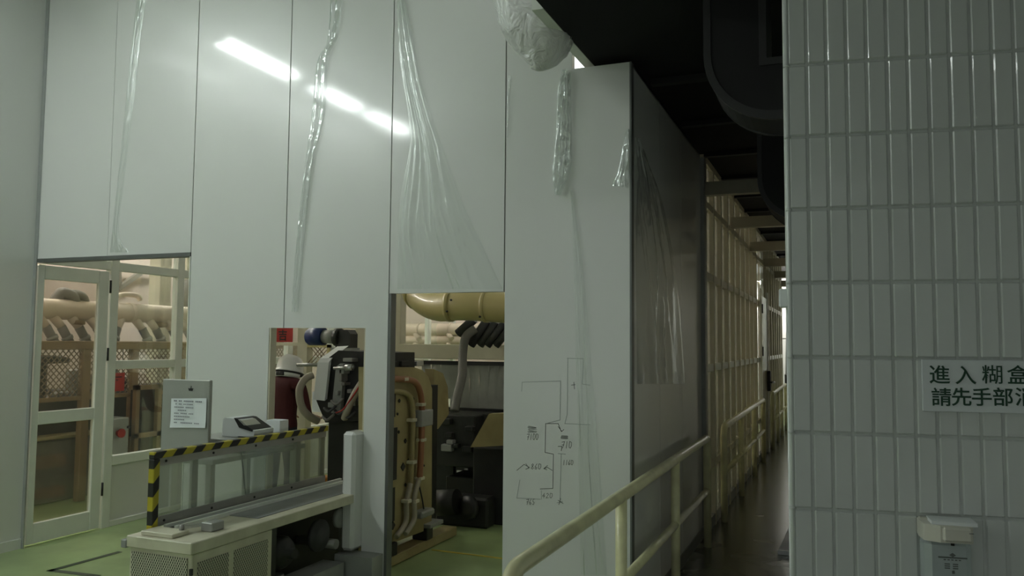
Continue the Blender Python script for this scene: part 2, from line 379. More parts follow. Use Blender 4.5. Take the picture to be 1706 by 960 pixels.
MB().bbox(XC+.05, XC+.10, 12.80, 12.93, .92, 1.22, .008).build('lock_case', 'black', dr)
MB().tube([(XC+.10, 12.84, 1.05), (XC+.15, 12.84, 1.05), (XC+.15, 12.70, 1.05)], .016, 8).build('door_handle', 'steel', dr)
for z in (.3, 1.45, 2.05): MB().box(XC+.061, XC+.075, 11.97, 12.01, z, z+.13).build('hinge', 'black', dr)
# cross beams over the corridor
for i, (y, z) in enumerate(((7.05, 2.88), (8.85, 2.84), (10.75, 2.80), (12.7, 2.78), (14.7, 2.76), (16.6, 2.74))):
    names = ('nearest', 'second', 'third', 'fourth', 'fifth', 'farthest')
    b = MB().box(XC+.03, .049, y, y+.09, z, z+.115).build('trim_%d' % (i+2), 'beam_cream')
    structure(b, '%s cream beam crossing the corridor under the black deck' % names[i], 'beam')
structure(MB().box(-3.4, 4, 19.5, 19.6, 0, DECK).build('wall_end', 'plaster_white'), 'bright white wall at the corridor end', 'wall')

structure(MB().box(.05, .15, 2.98, 19.5, 0, DECK).build('wall_right', 'plaster_white'), 'corridor wall hidden behind the tiled wall', 'wall')  # unseen wall, put in to keep ambient light out of the corridor
# --- left wall: panels before the panel wall, glazing and door behind it
wl = sempty('wall_left', 'pale green panel wall at the left edge', 'wall', (XL, 0, 0))
for i in range(10):
    y1 = D-.012-1.15*i
    MB().box(XL-TH, XL, y1-1.146, y1, 0, zT).build('panel', 'panel', wl)
MB().box(XL, XL+.012, -6, D-.014, 0, .075).build('baseboard_left', 'frame_white', wl)
gl = sempty('wall_glazed', 'white framed glazed partition seen through the left opening', 'wall', (XL, 7, 0))
YB = [5.235, 6.00, 6.85, 7.7, 8.55, 9.4, 10.25, 11.1, 11.95]
for y in YB: MB().bbox(XL-.05, XL+.02, y, y+.085, 0, 3.0, .004).build('post', 'frame_white', gl)
for z0, z1 in ((.52, .60), (1.345, 1.42), (2.20, 2.275), (2.95, 3.03), (0, .05)):
    MB().bbox(XL-.045, XL+.015, 5.32, 11.95, z0, z1, .004).build('rail', 'frame_white', gl)
MB().bbox(XL-.045, XL+.015, 4.60, 5.235, 2.20, 2.275, .004).build('rail', 'frame_white', gl)
for y, y2 in zip(YB, YB[1:]):
    MB().box(XL-.02, XL-.005, y+.085, y2, .05, .52).build('lower_panel', 'panel', gl)
    for z0, z1 in ((.60, 1.345), (1.42, 2.20), (2.275, 2.95)):
        MB().box(XL-.015, XL-.009, y+.085, y2, z0, z1).build('pane', 'glass', gl)
MB().box(XL-.015, XL-.009, 4.6, 5.235, 2.275, 2.95).build('pane', 'glass', gl)
d1 = sempty('door_1', 'white framed glass door at the left opening', 'door', (XL, 4.9, 0))
for y0, y1 in ((4.545, 4.60), (5.115, 5.215)): MB().bbox(XL-.02, XL+.02, y0, y1, .015, 2.185, .004).build('stile', 'frame_white', d1)
for z0, z1 in ((.015, .17), (.93, 1.03), (2.075, 2.185)): MB().bbox(XL-.018, XL+.018, 4.60, 5.115, z0, z1, .004).build('door_rail', 'frame_white', d1)
for z0, z1 in ((.17, .93), (1.03, 2.075)): MB().box(XL-.006, XL, 4.60, 5.115, z0, z1).build('pane', 'glass_dusty', d1)
for z in (.28, 1.42, 2.0): MB().tube([(XL+.028, 5.222, z), (XL+.028, 5.222, z+.11)], .009, 8).build('hinge', 'black', d1)

structure(MB().box(2.3, 2.4, -8, 2.95, 0, DECK).build('wall_blocker', 'plaster_white'), 'unseen wall added right of the camera to block ambient light', 'wall')  # unseen, added so the tiles get their light mostly from the left
# --- far walls
structure(MB().box(-9.3, -9.2, 2, 12.6, 0, CEIL).build('wall_room', 'plaster_pink'), 'pinkish wall of the side room behind the pipes', 'wall')
structure(MB().box(-9.2, XC-.06, 12.5, 12.6, 0, CEIL).build('wall_back', 'plaster_pink'), 'pinkish rear wall of the machine hall', 'wall')
structure(MB().box(-9.2, XL-.06, 2.0, 2.1, 0, CEIL).build('wall_room_near', 'plaster_pink'), 'pinkish near wall of the side room', 'wall')

# --- tile wall
TA = -.148107; TP = Vector((.2, 2.80728, 0)); td = Vector((math.cos(TA), -math.sin(TA), 0)); tn = Vector((-math.sin(TA), -math.cos(TA), 0))
tn = Vector((td.y, -td.x, 0))                     # towards the camera
def onT(x, y, off=0):
    p0 = TP+tn*off; d = ray(x, y); n = Vector((td.y, -td.x, 0)); t = n.dot(p0)/n.dot(d); return Vector((0, 0, EYE))+d*t
def tS(x, y): return (onT(x, y)-TP).dot(td)
tw = sempty('wall_tiled', 'white wall of tall narrow glazed tiles with raised joints', 'wall', TP)
tw.rotation_euler = (0, 0, -TA)
def local(name, mb, m, parent):                   # mesh given in wall coordinates: x along, -y out of the wall, z up
    me = bpy.data.meshes.new(name); me.from_pydata([tuple(v) for v in mb.v], [], mb.f); me.polygons.foreach_set('use_smooth', mb.sm)
    bm = bmesh.new(); bm.from_mesh(me); bmesh.ops.recalc_face_normals(bm, faces=bm.faces[:]); bm.to_mesh(me); bm.free()
    me.materials.append(MATS[m]); o = bpy.data.objects.new(name, me); COL.objects.link(o); o.parent = parent; return o
S0 = -.359
local('wall_core', MB().box(S0+.004, 3.2, .0075, .16, 0, DECK-.01), 'grout', tw)
PC, PR = .0603, .237
tm = None
for k in range(-8, 6):
    for c in range(-1, 15):
        zz = 2.0377+PR*k; ss = -.2955+PC*c
        if zz < .1 or zz+PR > DECK: continue
        if tm is None:
            tm = local('tile', MB().bbox(.0034, PC-.0034, 0, .014, .0034, PR-.0034, .0042), 'tile', tw)
            o = tm
        else:
            o = tm.copy(); COL.objects.link(o)
        o.location = (ss+random.uniform(-.0003, .0003), random.uniform(-.0008, .0008), zz)
local('joint_grid', (lambda mb: ([mb.box(-.2955+PC*c-.0034, -.2955+PC*c+.0034, .0048, .0075, 0, DECK-.02) for c in range(0, 16)], mb)[1])(MB()), 'grout', tw)
local('edge_trim', MB().tube([(S0+.003, .008, 0), (S0+.003, .008, DECK-.01)], .0085, 10), 'tile', tw)
for k in range(-8, 6): local('trim_joint', MB().tube([(S0+.002, .008, 2.0377+PR*k-.004), (S0+.002, .008, 2.0377+PR*k+.004)], .0105, 8), 'grout', tw)

# ================================================================== LAMPS
def lamp(x, y0, y1, z, tubem, label, group):
    t = thing('fluorescent_lamp', label, 'lamp', (x, (y0+y1)/2, z), group)
    MB().box(x-.10, x+.10, y0, y1, z+.045, z+.10).build('housing', 'frame_white', t)
    for dx in (-.06, .06): MB().tube([(x+dx, y0+.02, z), (x+dx, y1-.02, z)], .03, 8).build('tube', tubem, t)
    for y in (y0, y1-.03): MB().box(x-.10, x+.10, y, y+.02, z-.03, z+.045).build('lamp_holder', 'frame_white', t)
    for y in (y0+.2, y1-.2): MB().tube([(x, y, z+.10), (x, y, CEIL)], .006, 6).build('hanger', 'alu', t)
for y0, y1, nm in ((1.92, 3.07, 'nearest the panels'), (.62, 1.62, 'in the middle of the row'), (-.62, .52, 'farthest from the panels')):
    lamp(-5.45, y0, y1, 4.45, 'tube_front', 'fluorescent lamp mirrored on the panel wall, '+nm, 'tube lamps over the front hall')
for x, sn in ((-3.1, 'right'), (-4.7, 'left')):
    for y, yn in ((10.4, 'front'), (11.75, 'rear')):
        lamp(x, y-.6, y+.6, 3.7, 'tube_back', '%s %s fluorescent lamp hung by the rear wall of machine hall' % (yn, sn), 'tube lamps over the machine hall')
for y, yn in ((4.2, 'nearest'), (6.6, 'middle'), (9.2, 'farthest')):
    lamp(-8.3, y-.6, y+.6, 4.2, 'tube_side', yn+' fluorescent lamp hung over the side room pipes', 'tube lamps over the side room')

# ================================================================== CORRIDOR OBJECTS
def railing(label, y0, y1, posts, x=-1.02, zt=.855, zm=.44, r=.031, near=True, far=True):
    t = thing('handrail', label, 'railing', (x, (y0+y1)/2, 0), 'cream tube handrails along the corridor')
    R = .11
    pts = []
    if near: pts += [(x, y0, 0)]+arc((y0+R, zt-R), R, PI, PI/2, 6, lambda a, b: (x, a, b))
    else: pts += [(x, y0, zt)]
    if far: pts += arc((y1-R*.5, zt-R*.5), R*.5, PI/2, 0, 5, lambda a, b: (x, a, b))+[(x, y1, 0)]
    else: pts += [(x, y1, zt)]
    MB().tube(pts, r, 14).build('top_rail', 'rail', t)
    MB().tube([(x, y0, zm), (x, y1, zm)], r*.82, 12).build('middle_rail', 'rail', t)
    for p in posts:
        MB().tube([(x, p, 0), (x, p, zt)], r*.95, 12).build('post', 'rail', t)
    return t
railing('cream tube handrail nearest the camera, beside the panel wall corner', 2.50, 6.72, (3.98, 5.38))
railing('middle cream tube handrail beside the glazed corridor partition', 7.72, 11.75, (9.1, 10.5))
railing('farthest cream tube handrail past the corridor door', 13.3, 16.5, (14.4, 15.4))

# black duct elbow with square inner corner
def duct(label, Y, dy, xl, xr, zb, zi, xi, R, ztop):
    t = thing('air_duct', label, 'duct', (xl, Y, zb))
    outer = [(xr, zb)]+arc((xl+R, zb+R), R, -PI/2, -PI, 12, lambda a, b: (a, b))+[(xl, ztop)]
    poly = outer+[(xi, ztop), (xi, zi), (xr, zi)]
    MB().prism(poly, 'y', Y, Y+dy).build('duct_body', 'duct_black', t)
    for yy in (Y-.006, Y+dy-.02):
        mb = MB(); w = .03
        inner = [(xr, zb+w)]+arc((xl+R, zb+R), R-w, -PI/2, -PI, 12, lambda a, b: (a, b))+[(xl+w, ztop)]
        n = len(outer)
        vs = [(a, y, b) for y in (yy, yy+.02) for q in (outer, inner) for a, b in ([(p[0], p[1]-.006) for p in q] if q is outer else q)]
        fs = []
        for i in range(n-1):
            o0, i0, o1, i1 = i, n+i, 2*n+i, 3*n+i
            fs += [(o0, o0+1, i0+1, i0), (o1, i1, i1+1, o1+1), (o0, o1, o1+1, o0+1), (i0, i0+1, i1+1, i1)]
        mb.add(vs, fs).build('flange_rim', 'rim_dark', t)
    MB().box(xi-.03, xi, Y-.006, Y+.01, zi-.03, ztop).build('inner_rim', 'rim_dark', t)
    MB().box(xi, xr, Y-.006, Y+.01, zi-.03, zi).build('inner_rim', 'rim_dark', t)
a = wY(1172, 60, 3.5); b = wY(1292, 196, 3.5); c = wY(1277, 97, 3.5)
duct('large black duct elbow hanging above the tiled wall edge', 3.5, .30, a.x, .045, b.z, c.z, c.x, .30, DECK-.04)
a = wY(1262, 300, 5.6); b = wY(1305, 366, 5.6)
duct('smaller black duct elbow farther down the corridor', 5.6, .5, a.x, .045, b.z, b.z+.3, a.x+.35, .28, DECK-.04)

# wrapped bundle hanging at the deck edge
bagt = thing('wrapped_bundle', 'whitish plastic bag wrapped round a hanging bundle at deck edge', 'bag', (-1.6, 4.1, 3.1))
prof_l = [(823, -40), (828, 10), (838, 50), (848, 72), (868, 92), (884, 108), (892, 116)]
prof_r = [(948, -40), (950, 10), (953, 45), (950, 64), (940, 88), (925, 106), (905, 117)]
rows = []
for (lx, ly), (rx, ry) in zip(prof_l, prof_r):
    A = wY(lx, ly, 4.10); B = wY(rx, ry, 4.10); c = (A+B)/2; w = (B-A).length/2; row = []
    for k in range(41):
        th = 2*PI*k/40
        n = noise.noise(Vector((math.cos(th)*2.2, math.sin(th)*2.2, c.z*2.4)))*.07+.05*(1-abs(noise.noise(Vector((th*2.5, c.z*1.5, 4))))*3)
        row.append(c+Vector((math.cos(th)*w*(1+n*(1 if w > .05 else .2)), math.sin(th)*min(w, .2)*.95*(1+2*n), 0)) + (B-A).normalized().z*Vector((0, 0, math.cos(th)*w)))
    rows.append(row)
fine = []
for i in range(len(rows)-1):
    for t in (0, .25, .5, .75): fine.append([p.lerp(q, t)+Vector((0, 1, 0))*.012*noise.noise(p*9+Vector((0, 0, t*3))) for p, q in zip(rows[i], rows[i+1])])
fine.append(rows[-1])
MB().grid(fine).build('bag_skin', 'bag', bagt, fix=False)
MB().lathe([(.02, 0), (.045, .012), (.03, .03)], tuple(wY(898, 117, 4.10)), n=12).build('bag_knot', 'bag', bagt)

# lamp glimpsed between wall end and deck edge
q = wY(964, 112, 7.2)
t = thing('fluorescent_lamp', 'bright box lamp glimpsed between the panel wall top and black deck', 'lamp', (q.x, 7.2, q.z))
MB().bbox(q.x-.24, q.x+.26, 7.05, 7.35, q.z+.30, q.z+.36, .01).build('housing', 'frame_white', t)
MB().box(q.x-.22, q.x+.24, 7.07, 7.33, q.z-.12, q.z+.298).build('diffuser', 'diffuser', t)
for dx in (-.15, .15): MB().tube([(q.x+dx, 7.2, min(q.z+.36, CEIL-.01)), (q.x+dx, 7.2, CEIL)], .006, 6).build('hanger', 'alu', t)

lamp(-1.6, 18.1, 19.2, 3.0, 'tube_side', 'added tube lamp brightening the corridor end wall', 'added lamps at the corridor end')  # lamp added because the corridor end came out unlit
# plate leaning at the tile wall edge
a = wZ(1296, 924, 0); b = wZ(1318, 846, 0)
t = thing('metal_plate', 'blue-grey metal plate on the corridor floor by the tiled wall', 'plate', (a.x, a.y, 0))
MB().prism([(a.x, a.y), (a.x+.5, a.y), (a.x+.5, a.y+1.6), (a.x+.05, a.y+1.6)], 'z', .002, .022).build('plate', 'blue_grey', t)
MB().box(a.x, a.x+.5, a.y-.012, a.y, .002, .035).build('front_edge', 'alu', t)
p = onT(1312, 495)
t = thing('switch_box', 'small pale switch box at the tiled wall edge', 'switch', p+Vector((-.02, .12, 0)))
MB().bbox(p.x-.030, p.x+.02, p.y+.05, p.y+.13, p.z-.03, p.z+.03, .004).build('box', 'white_plastic', t)
MB().tube([(p.x-.005, p.y+.09, p.z-.03), (p.x-.005, p.y+.09, .0)], .006, 8).build('conduit', 'white_plastic', t)
t = thing('pipe_stand', 'thin grey pipe frame before the bright corridor end wall', 'pipe', (-1.0, 18.6, 0))
MB().tube(smooth_path([(-1.16, 18.6, 0), (-1.10, 18.6, 2.1), (-1.02, 18.6, 2.22), (-.3, 18.6, 2.22)], 4), .016, 8).build('upright', 'steel_dull', t)
MB().tube([(-1.2, 18.6, 1.75), (-.3, 18.6, 1.75)], .013, 8).build('crossbar', 'steel_dull', t)
MB().bbox(-1.15, -.3, 18.3, 18.7, 0, 1.0, .02).build('trolley_box', 'machine_dark', t)

# sign on the tiles
zt_, zb_ = onT(1535, 599).z, onT(1540, 685).z; sl = tS(1535, 640)
sg = thing('wall_sign', 'white sign with two rows of green characters on the tiles', 'sign', TP); sg.rotation_euler = (0, 0, -TA)
local('board', MB().bbox(sl, sl+.52, -.009, -.0015, zb_, zt_, .0015), 'sign_white', sg)
def to_mesh(o):
    bpy.context.view_layer.update(); me = bpy.data.meshes.new_from_object(o.evaluated_get(bpy.context.evaluated_depsgraph_get()))
    n = bpy.data.objects.new('character', me); n.parent = o.parent; n.location = o.location; n.rotation_euler = o.rotation_euler; n.scale = o.scale
    bpy.data.objects.remove(o); COL.objects.link(n); return n
def char(ch, x, y, size, parent, m, off=-.0100, bold=.012, sx=1.0):
    cu = bpy.data.curves.new('character', 'FONT'); cu.body = ch; cu.size = size; cu.align_x = 'CENTER'; cu.align_y = 'CENTER'; cu.extrude = .0006; cu.offset = size*bold
    o = bpy.data.objects.new('character', cu); COL.objects.link(o); o.parent = parent; cu.materials.append(MATS[m])
    p = onT(x, y); o.location = ((p-TP).dot(td), off, p.z); o.rotation_euler = (PI/2, 0, 0); o.scale = (sx, 1, 1)
    bpy.context.view_layer.update(); bb = [Vector(c) for c in o.bound_box]; c = sum(bb, Vector())/8
    o.location.x -= c.x*sx; o.location.z -= c.y
    return to_mesh(o)
for ch, x in zip('進入糊盒', (1564, 1607, 1651, 1694)): char(ch, x, 624 if ch != '入' else 625, .060, sg, 'ink_green', bold=.004 if ch == '糊' else .010)
for ch, x in zip('請先手部消', (1567, 1600, 1634, 1669, 1706)): char(ch, x, 661, .058, sg, 'ink_green')

# soap dispenser
sd = thing('soap_dispenser', 'white hand sanitiser dispenser with cream pump head on the tiles', 'dispenser', TP); sd.rotation_euler = (0, 0, -TA)
x0, x1 = tS(1530, 920), tS(1603, 920); zc = onT(1560, 890).z
local('bottle', MB().bbox(x0, x1+.006, -.085, -.0015, .62, zc+.004, .018), 'bottle', sd)
local('back_plate', MB().bbox(x0-.004, x1+.010, -.03, -.001, zc-.004, zc+.052, .006), 'cream_plastic', sd)
h = x1-x0
hd = local('pump_head', MB().prism([(x0-.004, -.02), (x0-.002, -.085), (x0+h*.30, -.108), (x1+.002, -.104), (x1+.004, -.02)], 'z', zc-.002, zc+.046), 'cream_plastic', sd)
local('push_button', MB().bbox(x0+h*.34, x1-.004, -.122, -.100, zc+.004, zc+.044, .005), 'cream_plastic', sd)
local('top_cap', MB().prism([(x0+.022, -.01), (x0+.018, -.09), (x1+.016, -.100), (x1+.022, -.01)], 'z', zc+.046, zc+.056), 'white_plastic', sd)
local('label_bar', MB().box(x0+.034, x1-.010, -.0862, -.0848, zc-.050, zc-.046), 'ink', sd)
mb = MB(); cx = (x0+.034+x1-.010)/2
mb.prism([(cx-.009, zc-.041), (cx, zc-.046), (cx+.009, zc-.041), (cx, zc-.034)], 'y', -.0862, -.0848)
for k in range(5): mb.box(cx-.024+.010*k, cx-.018+.010*k, -.0862, -.0848, zc-.056, zc-.053)
for k in range(2):
    for j in range(3): mb.box(cx-.022+.022*k, cx-.008+.022*k, -.0862, -.0848, zc-.068-.006*j, zc-.065-.006*j)
mb.prism([(cx-.003, zc-.086), (cx+.004, zc-.084), (cx+.005, zc-.093), (cx-.002, zc-.094)], 'y', -.0862, -.0848)
mb.box(x1-.001-.012, x1-.001, -.1225, -.1215, zc+.030, zc+.032)
local('label_print', mb, 'ink', sd)
local('nozzle', MB().tube([(cx, -.09, zc+.002), (cx, -.09, zc-.012)], .005, 8), 'black', sd)

# ================================================================== PLASTIC FILMS
def film(label, L, Rr, place, nrm, folds, amp, crump, nu=26, nv=110, m='film', base=.006):
    def samp(pts, n):
        P = [Vector((x, y, 0)) for x, y in pts]; sp = smooth_path(P, 10); out = []
        for i in range(n):
            t = i/(n-1)*(len(sp)-1); k = min(int(t), len(sp)-2); out.append(sp[k].lerp(sp[k+1], t-k))
        return out
    A = samp(L, nv); B = samp(Rr, nv); rows = []; sd = random.random()*50
    for i in range(nv):
        row = []; v = i/(nv-1)
        for j in range(nu):
            u = j/(nu-1); q = A[i].lerp(B[i], u); p = place(q.x, q.y)
            ph = noise.noise(Vector((v*3, sd, 0)))*1.2
            rg = 1-abs(noise.noise(Vector((u*folds*2+ph*.5, v*1.3, sd+3))))*2.2
            rg2 = 1-abs(noise.noise(Vector((u*folds*5+ph, v*2.5, sd+7))))*2.2
            o = base+amp*(max(0, rg)**2+.35*max(0, rg2)**2)*math.sin(PI*min(1, max(0, u)))**.5
            c = noise.noise(Vector((p.x*14+p.y*14+sd, p.z*11, sd)))
            c2 = noise.noise(Vector((p.x*38+p.y*38+sd, p.z*26, sd+9)))
            o += crump*(abs(c)+.4*abs(c2))*math.sin(PI*u)**.4
            row.append(p+nrm*o)
        rows.append(row)
    me = MB().grid(rows).build('plastic_film', m, None, fix=False)
    tag(me, label, 'plastic film', 'loose protective film on the panels'); return me
pf = lambda x, y: wY(x, y, D); nf = Vector((0, -1, 0))
film('narrow loose film strip on the panel above the left opening', [(230, -10), (217, 110), (204, 240), (192, 350), (184, 421)], [(246, -10), (236, 60), (224, 170), (208, 300), (199, 385), (216, 421)], pf, nf, 1.2, .007, .009)
film('shiny crumpled film strip hanging above the person opening', [(552, -10), (546, 70), (530, 105), (520, 200), (507, 300), (495, 420), (488, 520)], [(574, -10), (564, 60), (549, 95), (543, 180), (536, 220), (523, 270), (508, 400), (498, 520)], pf, nf, 1.5, .018, .022, m='film_shiny')
film('wide fan of loose film above the right opening', [(661, -10), (665, 80), (671, 130), (684, 230), (668, 330), (664, 400), (663, 482)], [(673, -10), (688, 60), (706, 150), (736, 240), (768, 330), (800, 400), (838, 482)], pf, nf, 2.2, .020, .006, nu=90)
film('bright crumpled film gathered at the notch by the box top', [(938, 118), (930, 150), (927, 220), (921, 290), (926, 326)], [(952, 118), (952, 170), (953, 230), (952, 280), (934, 326)], pf, nf, 2.0, .022, .040, nu=40, m='film_shiny')
film('long thin film tail running down beside the pencilled sketch', [(951, 318), (956, 450), (960, 600), (964, 760), (968, 958)], [(954, 318), (972, 450), (985, 600), (998, 760), (1012, 958)], pf, nf, 2, .012, .004)
film('small triangular film flap at the panel corner edge', [(1044, 216), (1038, 245), (1030, 285), (1020, 310)], [(1049, 216), (1049, 245), (1049, 285), (1047, 314)], pf, nf, 1.5, .02, .012, nu=18, nv=50, m='film_shiny')
film('thin film sliver under the wrapped bundle', [(848, 128), (846, 170), (845, 230)], [(853, 128), (850, 170), (847, 230)], pf, nf, 1, .01, .006, nu=8, nv=40)
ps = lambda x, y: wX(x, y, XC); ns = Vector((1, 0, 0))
film('loose film sheet toned darker for the shadowed box side', [(1056, 230), (1056, 330), (1058, 470), (1060, 640)], [(1060, 232), (1100, 330), (1126, 470), (1140, 640)], ps, ns, 2.5, .02, .008, m='film_shaded', nu=40)

# ================================================================== CONVEYOR IN FRONT OF THE WALL
ZC = .65; CX0, CX1, CY0, CY1 = -3.25, -2.845, 3.06, 4.80
cv = thing('conveyor', 'cream conveyor table running through the middle opening', 'conveyor', (-3.05, 3.9, 0))
MB().bbox(CX0, CX1, CY0, CY1, ZC-.055, ZC, .004).build('table_top', 'conveyor_cream', cv)
MB().box(CX0+.10, CX1-.07, 3.62, CY1, ZC+.0005, ZC+.004).build('belt', 'belt_grey', cv)
for x in (CX0+.055, CX0+.125): MB().box(x, x+.018, 3.24, CY1, ZC+.001, ZC+.022).build('guide_rail', 'frame_white', cv)
MB().box(CX0+.076, CX0+.122, 3.26, CY1, ZC+.001, ZC+.006).build('guide_slot', 'machine_dark', cv)
MB().box(CX1-.16, CX1-.10, 3.36, 3.375, ZC, ZC+.003).build('slot_mark', 'belt_grey', cv)
cb = MB().bbox(CX0+.01, CX1-.006, CY0+.015, 3.66, .06, ZC-.056, .004).build('cabinet', 'conveyor_cream', cv)
MB().box(CX0+.03, CX1-.03, CY0+.008, CY0+.0145, .09, ZC-.075).build('perforated_panel', 'perforated', cb)
for a, b in ((3.11, 3.32), (3.36, 3.62)): MB().box(CX1-.0055, CX1-.001, a, b, .10, ZC-.10).build('perforated_panel', 'perforated', cb)
for z in (.5, .2):
    MB().box(CX1-.012, CX1+.002, CY0+.004, CY0+.016, z, z+.03).build('clip', 'black', cb)
MB().bbox(CX0-.03, CX0+.005, CY0-.006, CY0+.03, ZC-.06, ZC-.02, .004).build('corner_cap', 'machine_grey', cv)
for y in (3.72, 4.74):
    for x in (CX0+.03, CX1-.06): MB().box(x-.02, x+.02, y-.02, y+.02, 0, ZC-.056).build('leg', 'machine_dark', cv)
MB().box(CX0+.25, CX1-.005, 3.7, 4.35, .0, .255).build('base_beam', 'machine_grey', cv)
MB().tube([(-2.95, 3.85, .255), (-2.95, 3.85, .30)], .03, 10).build('foot_bolt', 'steel_dull', cv)
# drive parts below the table
mt = MB().lathe([(.075, 0), (.09, .02), (.09, .22), (.07, .25), (.03, .25), (.03, .30)], (-3.12, 3.82, .43), (1, 0, 0), 20).build('drive_motor', 'machine_dark', cv)
MB().lathe([(.02, 0), (.095, .003), (.095, .03), (.06, .032), (.06, .04), (.02, .042)], (-2.95, 4.20, .44), (1, 0, 0), 24).build('pulley', 'hose_dark', cv)
MB().lathe([(.02, 0), (.06, .003), (.06, .03), (.02, .032)], (-2.95, 4.42, .50), (1, 0, 0), 20).build('pulley', 'machine_grey', cv)
MB().lathe([(.03, 0), (.03, .3)], (-3.2, 4.34, .36), (1, 0, 0), 12).build('roller', 'steel_dull', cv)
MB().tube(smooth_path([(-2.96, 3.74, .40), (-2.93, 3.78, .30), (-2.95, 3.84, .20), (-3.0, 3.9, .05)], 5), .014, 8).build('cable', 'black', cv)
MB().box(-3.2, -3.18, 3.68, 4.78, .06, ZC-.06).build('inner_plate', 'machine_dark', cv)
# clamp lying on the table end
cl = thing('clamp_bracket', 'small steel clamp bracket lying on the conveyor table end', 'bracket', (-3.08, 3.2, ZC))
MB().bbox(-3.19, -2.99, 3.09, 3.20, ZC+.001, ZC+.022, .003).build('base_plate', 'conveyor_cream', cl)
MB().bar((-3.04, 3.19, ZC+.03), (-2.96, 3.32, ZC+.03), .02, .014).build('arm', 'steel', cl)
MB().tube([(-3.02, 3.18, ZC+.02), (-3.02, 3.18, ZC+.05)], .012, 10).build('bolt', 'steel_dull', cl)
MB().bbox(-2.985, -2.915, 3.27, 3.36, ZC+.001, ZC+.045, .004).build('block', 'grey_display', cl)

# hazard-striped guard
GX, GY0, GY1, GZ0, GZ1 = -3.222, 3.165, 4.66, ZC+.001, 1.04
gd = thing('safety_guard', 'clear guard with yellow and black striped edge on the conveyor', 'guard', (GX, GY0, GZ0))
MB().bbox(GX-.012, GX+.026, GY0, GY1, GZ1-.035, GZ1, .003).build('striped_top_rail', 'hazard', gd)
MB().bbox(GX-.012, GX+.026, GY0, GY0+.04, GZ0, GZ1-.036, .003).build('striped_post', 'hazard', gd)
MB().box(GX-.006, GX+.008, GY0+.041, GY1, GZ1-.075, GZ1-.036).build('top_rail', 'steel_dull', gd)
MB().box(GX-.006, GX+.008, GY0+.041, GY1, GZ0+.012, GZ0+.06).build('bottom_rail', 'steel_dull', gd)
for y in (3.46, 4.36, GY1-.04): MB().box(GX-.022, GX-.0065, y, y+.045, GZ0, GZ1-.04).build('mullion', 'steel_dull', gd)
MB().box(GX-.0005, GX+.0025, GY0+.041, GY1, GZ0+.06, GZ1-.075).build('pane', 'acrylic', gd)
for y in (3.26, 3.6, 3.95, 4.3):
    for z in (GZ1-.055, GZ0+.036): MB().lathe([(.007, 0), (.007, .003), (.004, .006)], (GX+.008, y, z), (1, 0, 0), 8).build('bolt', 'black', gd)
MB().tube(smooth_path([(GX-.03, 3.86, GZ1-.05), (GX-.028, 3.89, .85), (GX-.03, 3.92, .70)], 4), .004, 6).build('cord', 'black', gd)

# side table behind the guard with display, printer and box
st = thing('side_table', 'narrow grey shelf table behind the striped guard', 'table', (-3.5, 4.0, 0))
MB().bbox(-3.74, -3.27, 3.66, 4.515, .905, .935, .004).build('table_top', 'machine_grey', st)
for x, y in ((-3.32, 3.70), (-3.32, 4.46), (-3.70, 4.46)): MB().box(x-.018, x+.018, y-.018, y+.018, 0, .905).build('leg', 'steel_dull', st)
a = wY(273, 640, 3.75); b = wY(352, 634, 3.75)
dp = thing('display_back', 'flat grey display back with a taped notice behind the guard', 'display', ((a.x+b.x)/2, 3.75, .936))
MB().bbox(a.x, b.x, 3.74, 3.765, .95, b.z, .004).build('panel', 'grey_display', dp)
MB().bbox((a.x+b.x)/2-.1, (a.x+b.x)/2+.1, 3.72, 3.86, .936, .95, .003).build('foot', 'steel_dull', dp)
c = wY(318, 648, 3.74); mk = MB()
mk.prism([(c.x-.018, c.z+.004), (c.x-.012, c.z-.012), (c.x+.012, c.z-.012), (c.x+.018, c.z+.004), (c.x+.008, c.z+.0), (c.x+.002, c.z+.008), (c.x-.004, c.z+.001)], 'y', 3.7375, 3.7395)
mk.prism([(c.x-.001, c.z+.009), (c.x+.006, c.z+.012), (c.x+.004, c.z+.018)], 'y', 3.7375, 3.7395)
mk.build('logo_mark', 'black', dp)
p0, p1 = wY(286, 664, 3.737), wY(343, 716, 3.737)
nt_ = MB(); rows = []
for i in range(7):
    rows.append([Vector((p0.x+(p1.x-p0.x)*i/6, 3.7355-.006*abs(i-3)/3*(1 if j == 0 else .2), p1.z+(p0.z-p1.z)*j/4+.01*i/6)) for j in range(5)])
pp = nt_.grid(rows).build('paper_notice', 'paper', dp, fix=False)
mb = MB(); w = p1.x-p0.x; hh = p0.z-p1.z
for k, (x, l) in enumerate(((.1, .8), (.15, .5), (.12, .55), (.12, .35), (.12, .55), (.12, .45), (.12, .3), (.12, .72))):
    z = p0.z-hh*(.10+.105*k); n = int(l*22)
    for j in range(n):
        if random.random() < .12: continue
        xa = p0.x+w*(x+l*j/n); mb.box(xa, xa+w*l/n*.7, 3.7285, 3.7288, z+.01*x, z+(.008 if k == 0 else .006)+.01*x)
mb.build('notice_print', 'print', pp)
eb = thing('equipment_box', 'flat grey equipment box under the small printer', 'box', (-3.5, 4.2, .936))
MB().bbox(-3.70, -3.275, 3.93, 4.45, .936, 1.015, .005).build('case', 'grey_display', eb)
MB().box(-3.66, -3.32, 3.927, 3.93, .96, .965).build('seam', 'machine_dark', eb)
a = wY(388, 690, 4.12); b = wY(440, 716, 4.12)
lp = thing('label_printer', 'small white printer with dark smoky lid behind the guard', 'printer', ((a.x+b.x)/2, 4.12, 1.016))
X0, X1 = a.x, b.x; W_ = X1-X0
